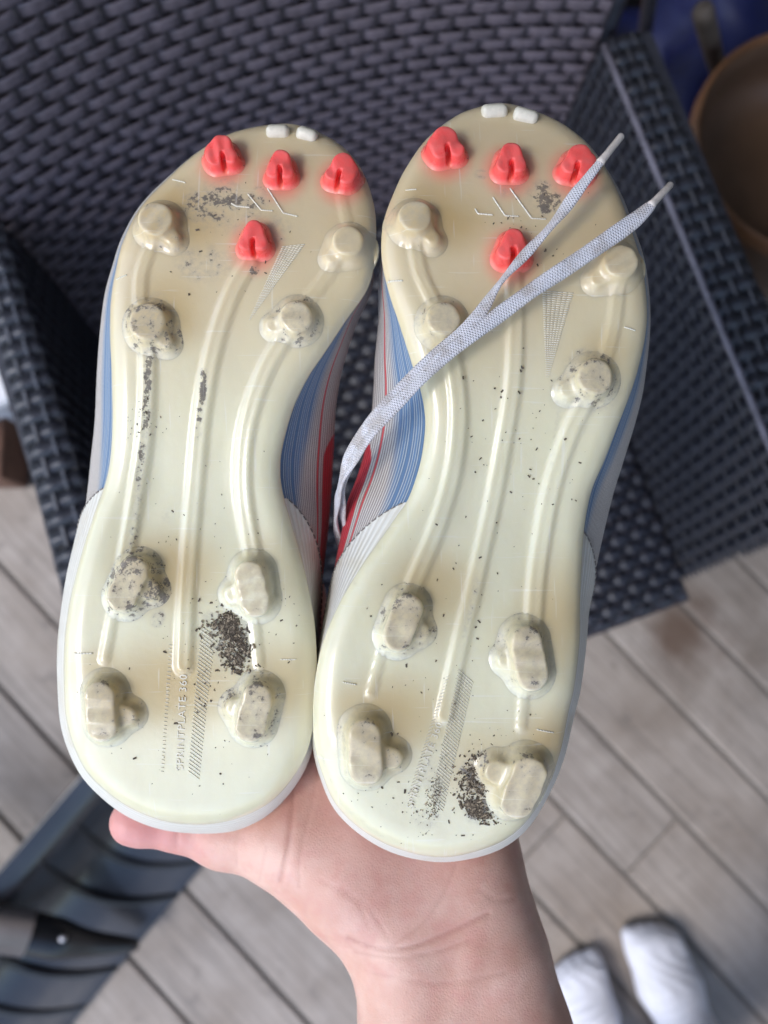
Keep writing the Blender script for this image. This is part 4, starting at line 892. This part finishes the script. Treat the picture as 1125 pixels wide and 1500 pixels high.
V = np.array(V); k = len(PR); Fq = [(i * k + j, i * k + j + 1, (i + 1) * k + j + 1, (i + 1) * k + j) for i in range(wn - 1) for j in range(k - 1)]
me = mesh_np('blade', V, Fq); o = link('blade', me, M['blackpl'], shovel); o.matrix_parent_inverse = SI
so_ = o.modifiers.new('thick', 'SOLIDIFY'); so_.thickness = .004; so_.offset = 0
for q in range(5):
    if q == 2: continue
    mb = MB(); pts = [tuple(p + wdir * q * PIT + [0, 0, .003]) for p in PR[8:]]; n_ = len(pts)
    mb.tube(pts, [.0014 + .0068 * math.sin(math.pi * min(1, (i + 2) / (n_ * .5 + 2) * .5 + .0)) if i < n_ / 2 else .0082 - .0045 * (i - n_ / 2) / (n_ / 2) for i in range(n_)], 8); o = mb.build('rib', M['ribpl'], shovel, True); o.matrix_parent_inverse = SI
c_ = [at_z(200, 1384, .045), at_z(130, 1382, .085), at_z(80, 1374, .12), at_z(42, 1366, .135), at_z(-5, 1360, .150)]
mb = MB(); mb.tube(catmull(c_, 20).tolist(), [.008 + .0175 * min(1, i / 9) for i in range(20)], 16); o = mb.build('handle_socket', M['ribpl'], shovel, True); o.matrix_parent_inverse = SI
h0, h1 = np.array(c_[3]), np.array(c_[4]); hd = (h1 - h0) / np.linalg.norm(h1 - h0); mb = MB(); mb.tube([tuple(h0 + hd * .0), tuple(h0 + hd * .9)], .0285, 20); o = mb.build('handle_shaft', M['steel'], shovel, True); o.matrix_parent_inverse = SI
pv = at_z(91, 1375, .142); mb = MB(); mb.tube([tuple(pv - [0, 0, .006]), tuple(pv + [0, 0, .001]), tuple(pv + [0, 0, .003])], [.0042, .0042, .002], 10); o = mb.build('rivet', M['steel'], shovel, True); o.matrix_parent_inverse = SI

# ------------------------------------------------------------------ clutter beyond the chair
def lathe(name, prof, mat, parent, n=56):
    V = [(r * math.cos(2 * math.pi * k / n), r * math.sin(2 * math.pi * k / n), z) for r, z in prof for k in range(n)]
    Fq = [(i * n + k, i * n + (k + 1) % n, (i + 1) * n + (k + 1) % n, (i + 1) * n + k) for i in range(len(prof) - 1) for k in range(n)]
    return link(name, mesh_np(name, V, Fq), mat, parent)
pc = at_z(1196, 205, .46); RP = np.linalg.norm(at_z(1019, 205, .46) - pc)
pot = empty('plant_pot', (pc[0], pc[1], 0)); tag(pot, 'large round brown glazed pot beside the chair arm', 'pot')
lathe('pot_body', [(0.0001, .004), (RP * .62, .004), (RP * .66, .02), (RP * .93, .445), (RP * .975, .452), (RP * .95, .452), (RP * .93, .440), (RP * .90, .41), (RP * .84, .385), (RP * .6, .372), (RP * .3, .366), (.0001, .364)], M['brownpot'], pot)
lathe('pot_rim', [(RP * .945, .449), (RP * .955, .458), (RP * .975, .461), (RP * .995, .458), (RP, .449), (RP * .995, .438), (RP * .97, .434), (RP * .935, .436)], M['potrim'], pot)
bp = at_z(1010, 150, .30); tarp = [((bp[0] - .10, bp[1] + .12, .09), (bp[0] + .16, bp[1] + .10, .10), .09, .11, .05), ((bp[0] + .02, bp[1] + .02, .22), (bp[0] + .10, bp[1] + .13, .24), .055, .06, .04), ((bp[0] + .01, bp[1] - .06, .12), (bp[0] + .05, bp[1] - .02, .18), .05, .045, .04), ((bp[0] + .05, bp[1] + .2, .1), (bp[0] + .1, bp[1] + .2, .26), .1, .05, .04)]
def folds(V): V = V.copy(); V[:, 2] = np.maximum(V[:, 2], .003); V[:, 0] += .006 * np.sin(V[:, 2] * 70 + V[:, 1] * 50); V[:, 1] += .006 * np.sin(V[:, 2] * 55 + V[:, 0] * 60); return V
tag(link('folded_tarp', sdf_mesh('folded_tarp', tarp, .006, post=folds), M['navy']), 'crumpled dark blue tarp on the floor behind the chair', 'tarp')
for px, dx, lb in ((888, .0, 'thin grey metal tube standing nearest the red jug'), (950, .03, 'thin grey metal tube further from the red jug')):
    a, b = at_z(px - 6, 52, .35), at_z(px + 8, -40, .55); mb = MB(); dv = (b - a); mb.tube([tuple(a - dv * (a[2] / dv[2])), tuple(a), tuple(b), tuple(b + dv * .8)], .0085, 12); tag(mb.build('metal_tube', M['greymetal'], None, True), lb, 'tube', 'tubes behind the chair')
jp = at_z(866, 12, .30); jug = empty('red_jug', (jp[0] - .02, jp[1] + .05, 0)); tag(jug, 'red plastic jug half hidden behind the chair back', 'jug')
mb = MB(); mb.box((0, 0, .12), (.10, .12, .236)); mb.build('jug_body', M['redpl'], jug, True, .02, 3); mb = MB(); mb.tube([(.01, -.02, .235), (.012, -.022, .30)], [.022, .017], 16); mb.build('spout', M['redpl'], jug, True)
a, b = at_z(1042, 66, .42), at_z(1030, 18, .55); dv = b - a; mb = MB(); mb.tube([tuple(a - dv * (a[2] / dv[2])), tuple(a), tuple(b), tuple(b + dv * .06)], [.010, .011, .0105, .008], 12); tag(mb.build('tool_handle', M['beige'], None, True), 'pale wooden tool handle sticking up beside the brown pot', 'handle')
tb = at_z(960, 40, .1); mb = MB(); mb.box((tb[0] + .0, tb[1] + .16, .10), (.34, .22, .20)); tag(mb.build('shade_filler', M['ribpl'], None, True, .02, 3), 'black box-shaped tote in the shadow behind the chair', 'filler')  # black box added where only deep shade lies
# left edge: white bench end, brown box, cardboard
wb = at_z(30, 700, .18); bench = empty('white_bench', (wb[0] - .30, wb[1] + .02, 0)); tag(bench, 'white painted low bench whose rounded corner enters at left', 'bench'); bench.rotation_euler = (0, 0, R(28))
mb = MB(); mb.box((0, 0, .165), (.60, .11, .03)); mb.build('bench_top', M['whitepaint'], bench, True, .012, 4)
for x in (-.26, .24):
    mb = MB(); mb.box((x, 0, .075), (.05, .08, .15)); mb.build('leg', M['whitepaint'], bench, False, .004)
bb = at_z(5, 640, .10); mb = MB(); mb.box((bb[0] - .17, bb[1] + .02, .05), (.34, .16, .10)); tag(mb.build('wooden_crate', M['brownwood'], None, False, .004), 'red brown wooden crate behind the white bench', 'crate')
cb = at_z(8, 370, .12); mb = MB(); mb.box((cb[0] - .12, cb[1] + .08, .06), (.24, .20, .12)); tag(mb.build('cardboard_box', M['cardboard'], None, False, .002), 'tan cardboard box on the deck left of the chair', 'box')
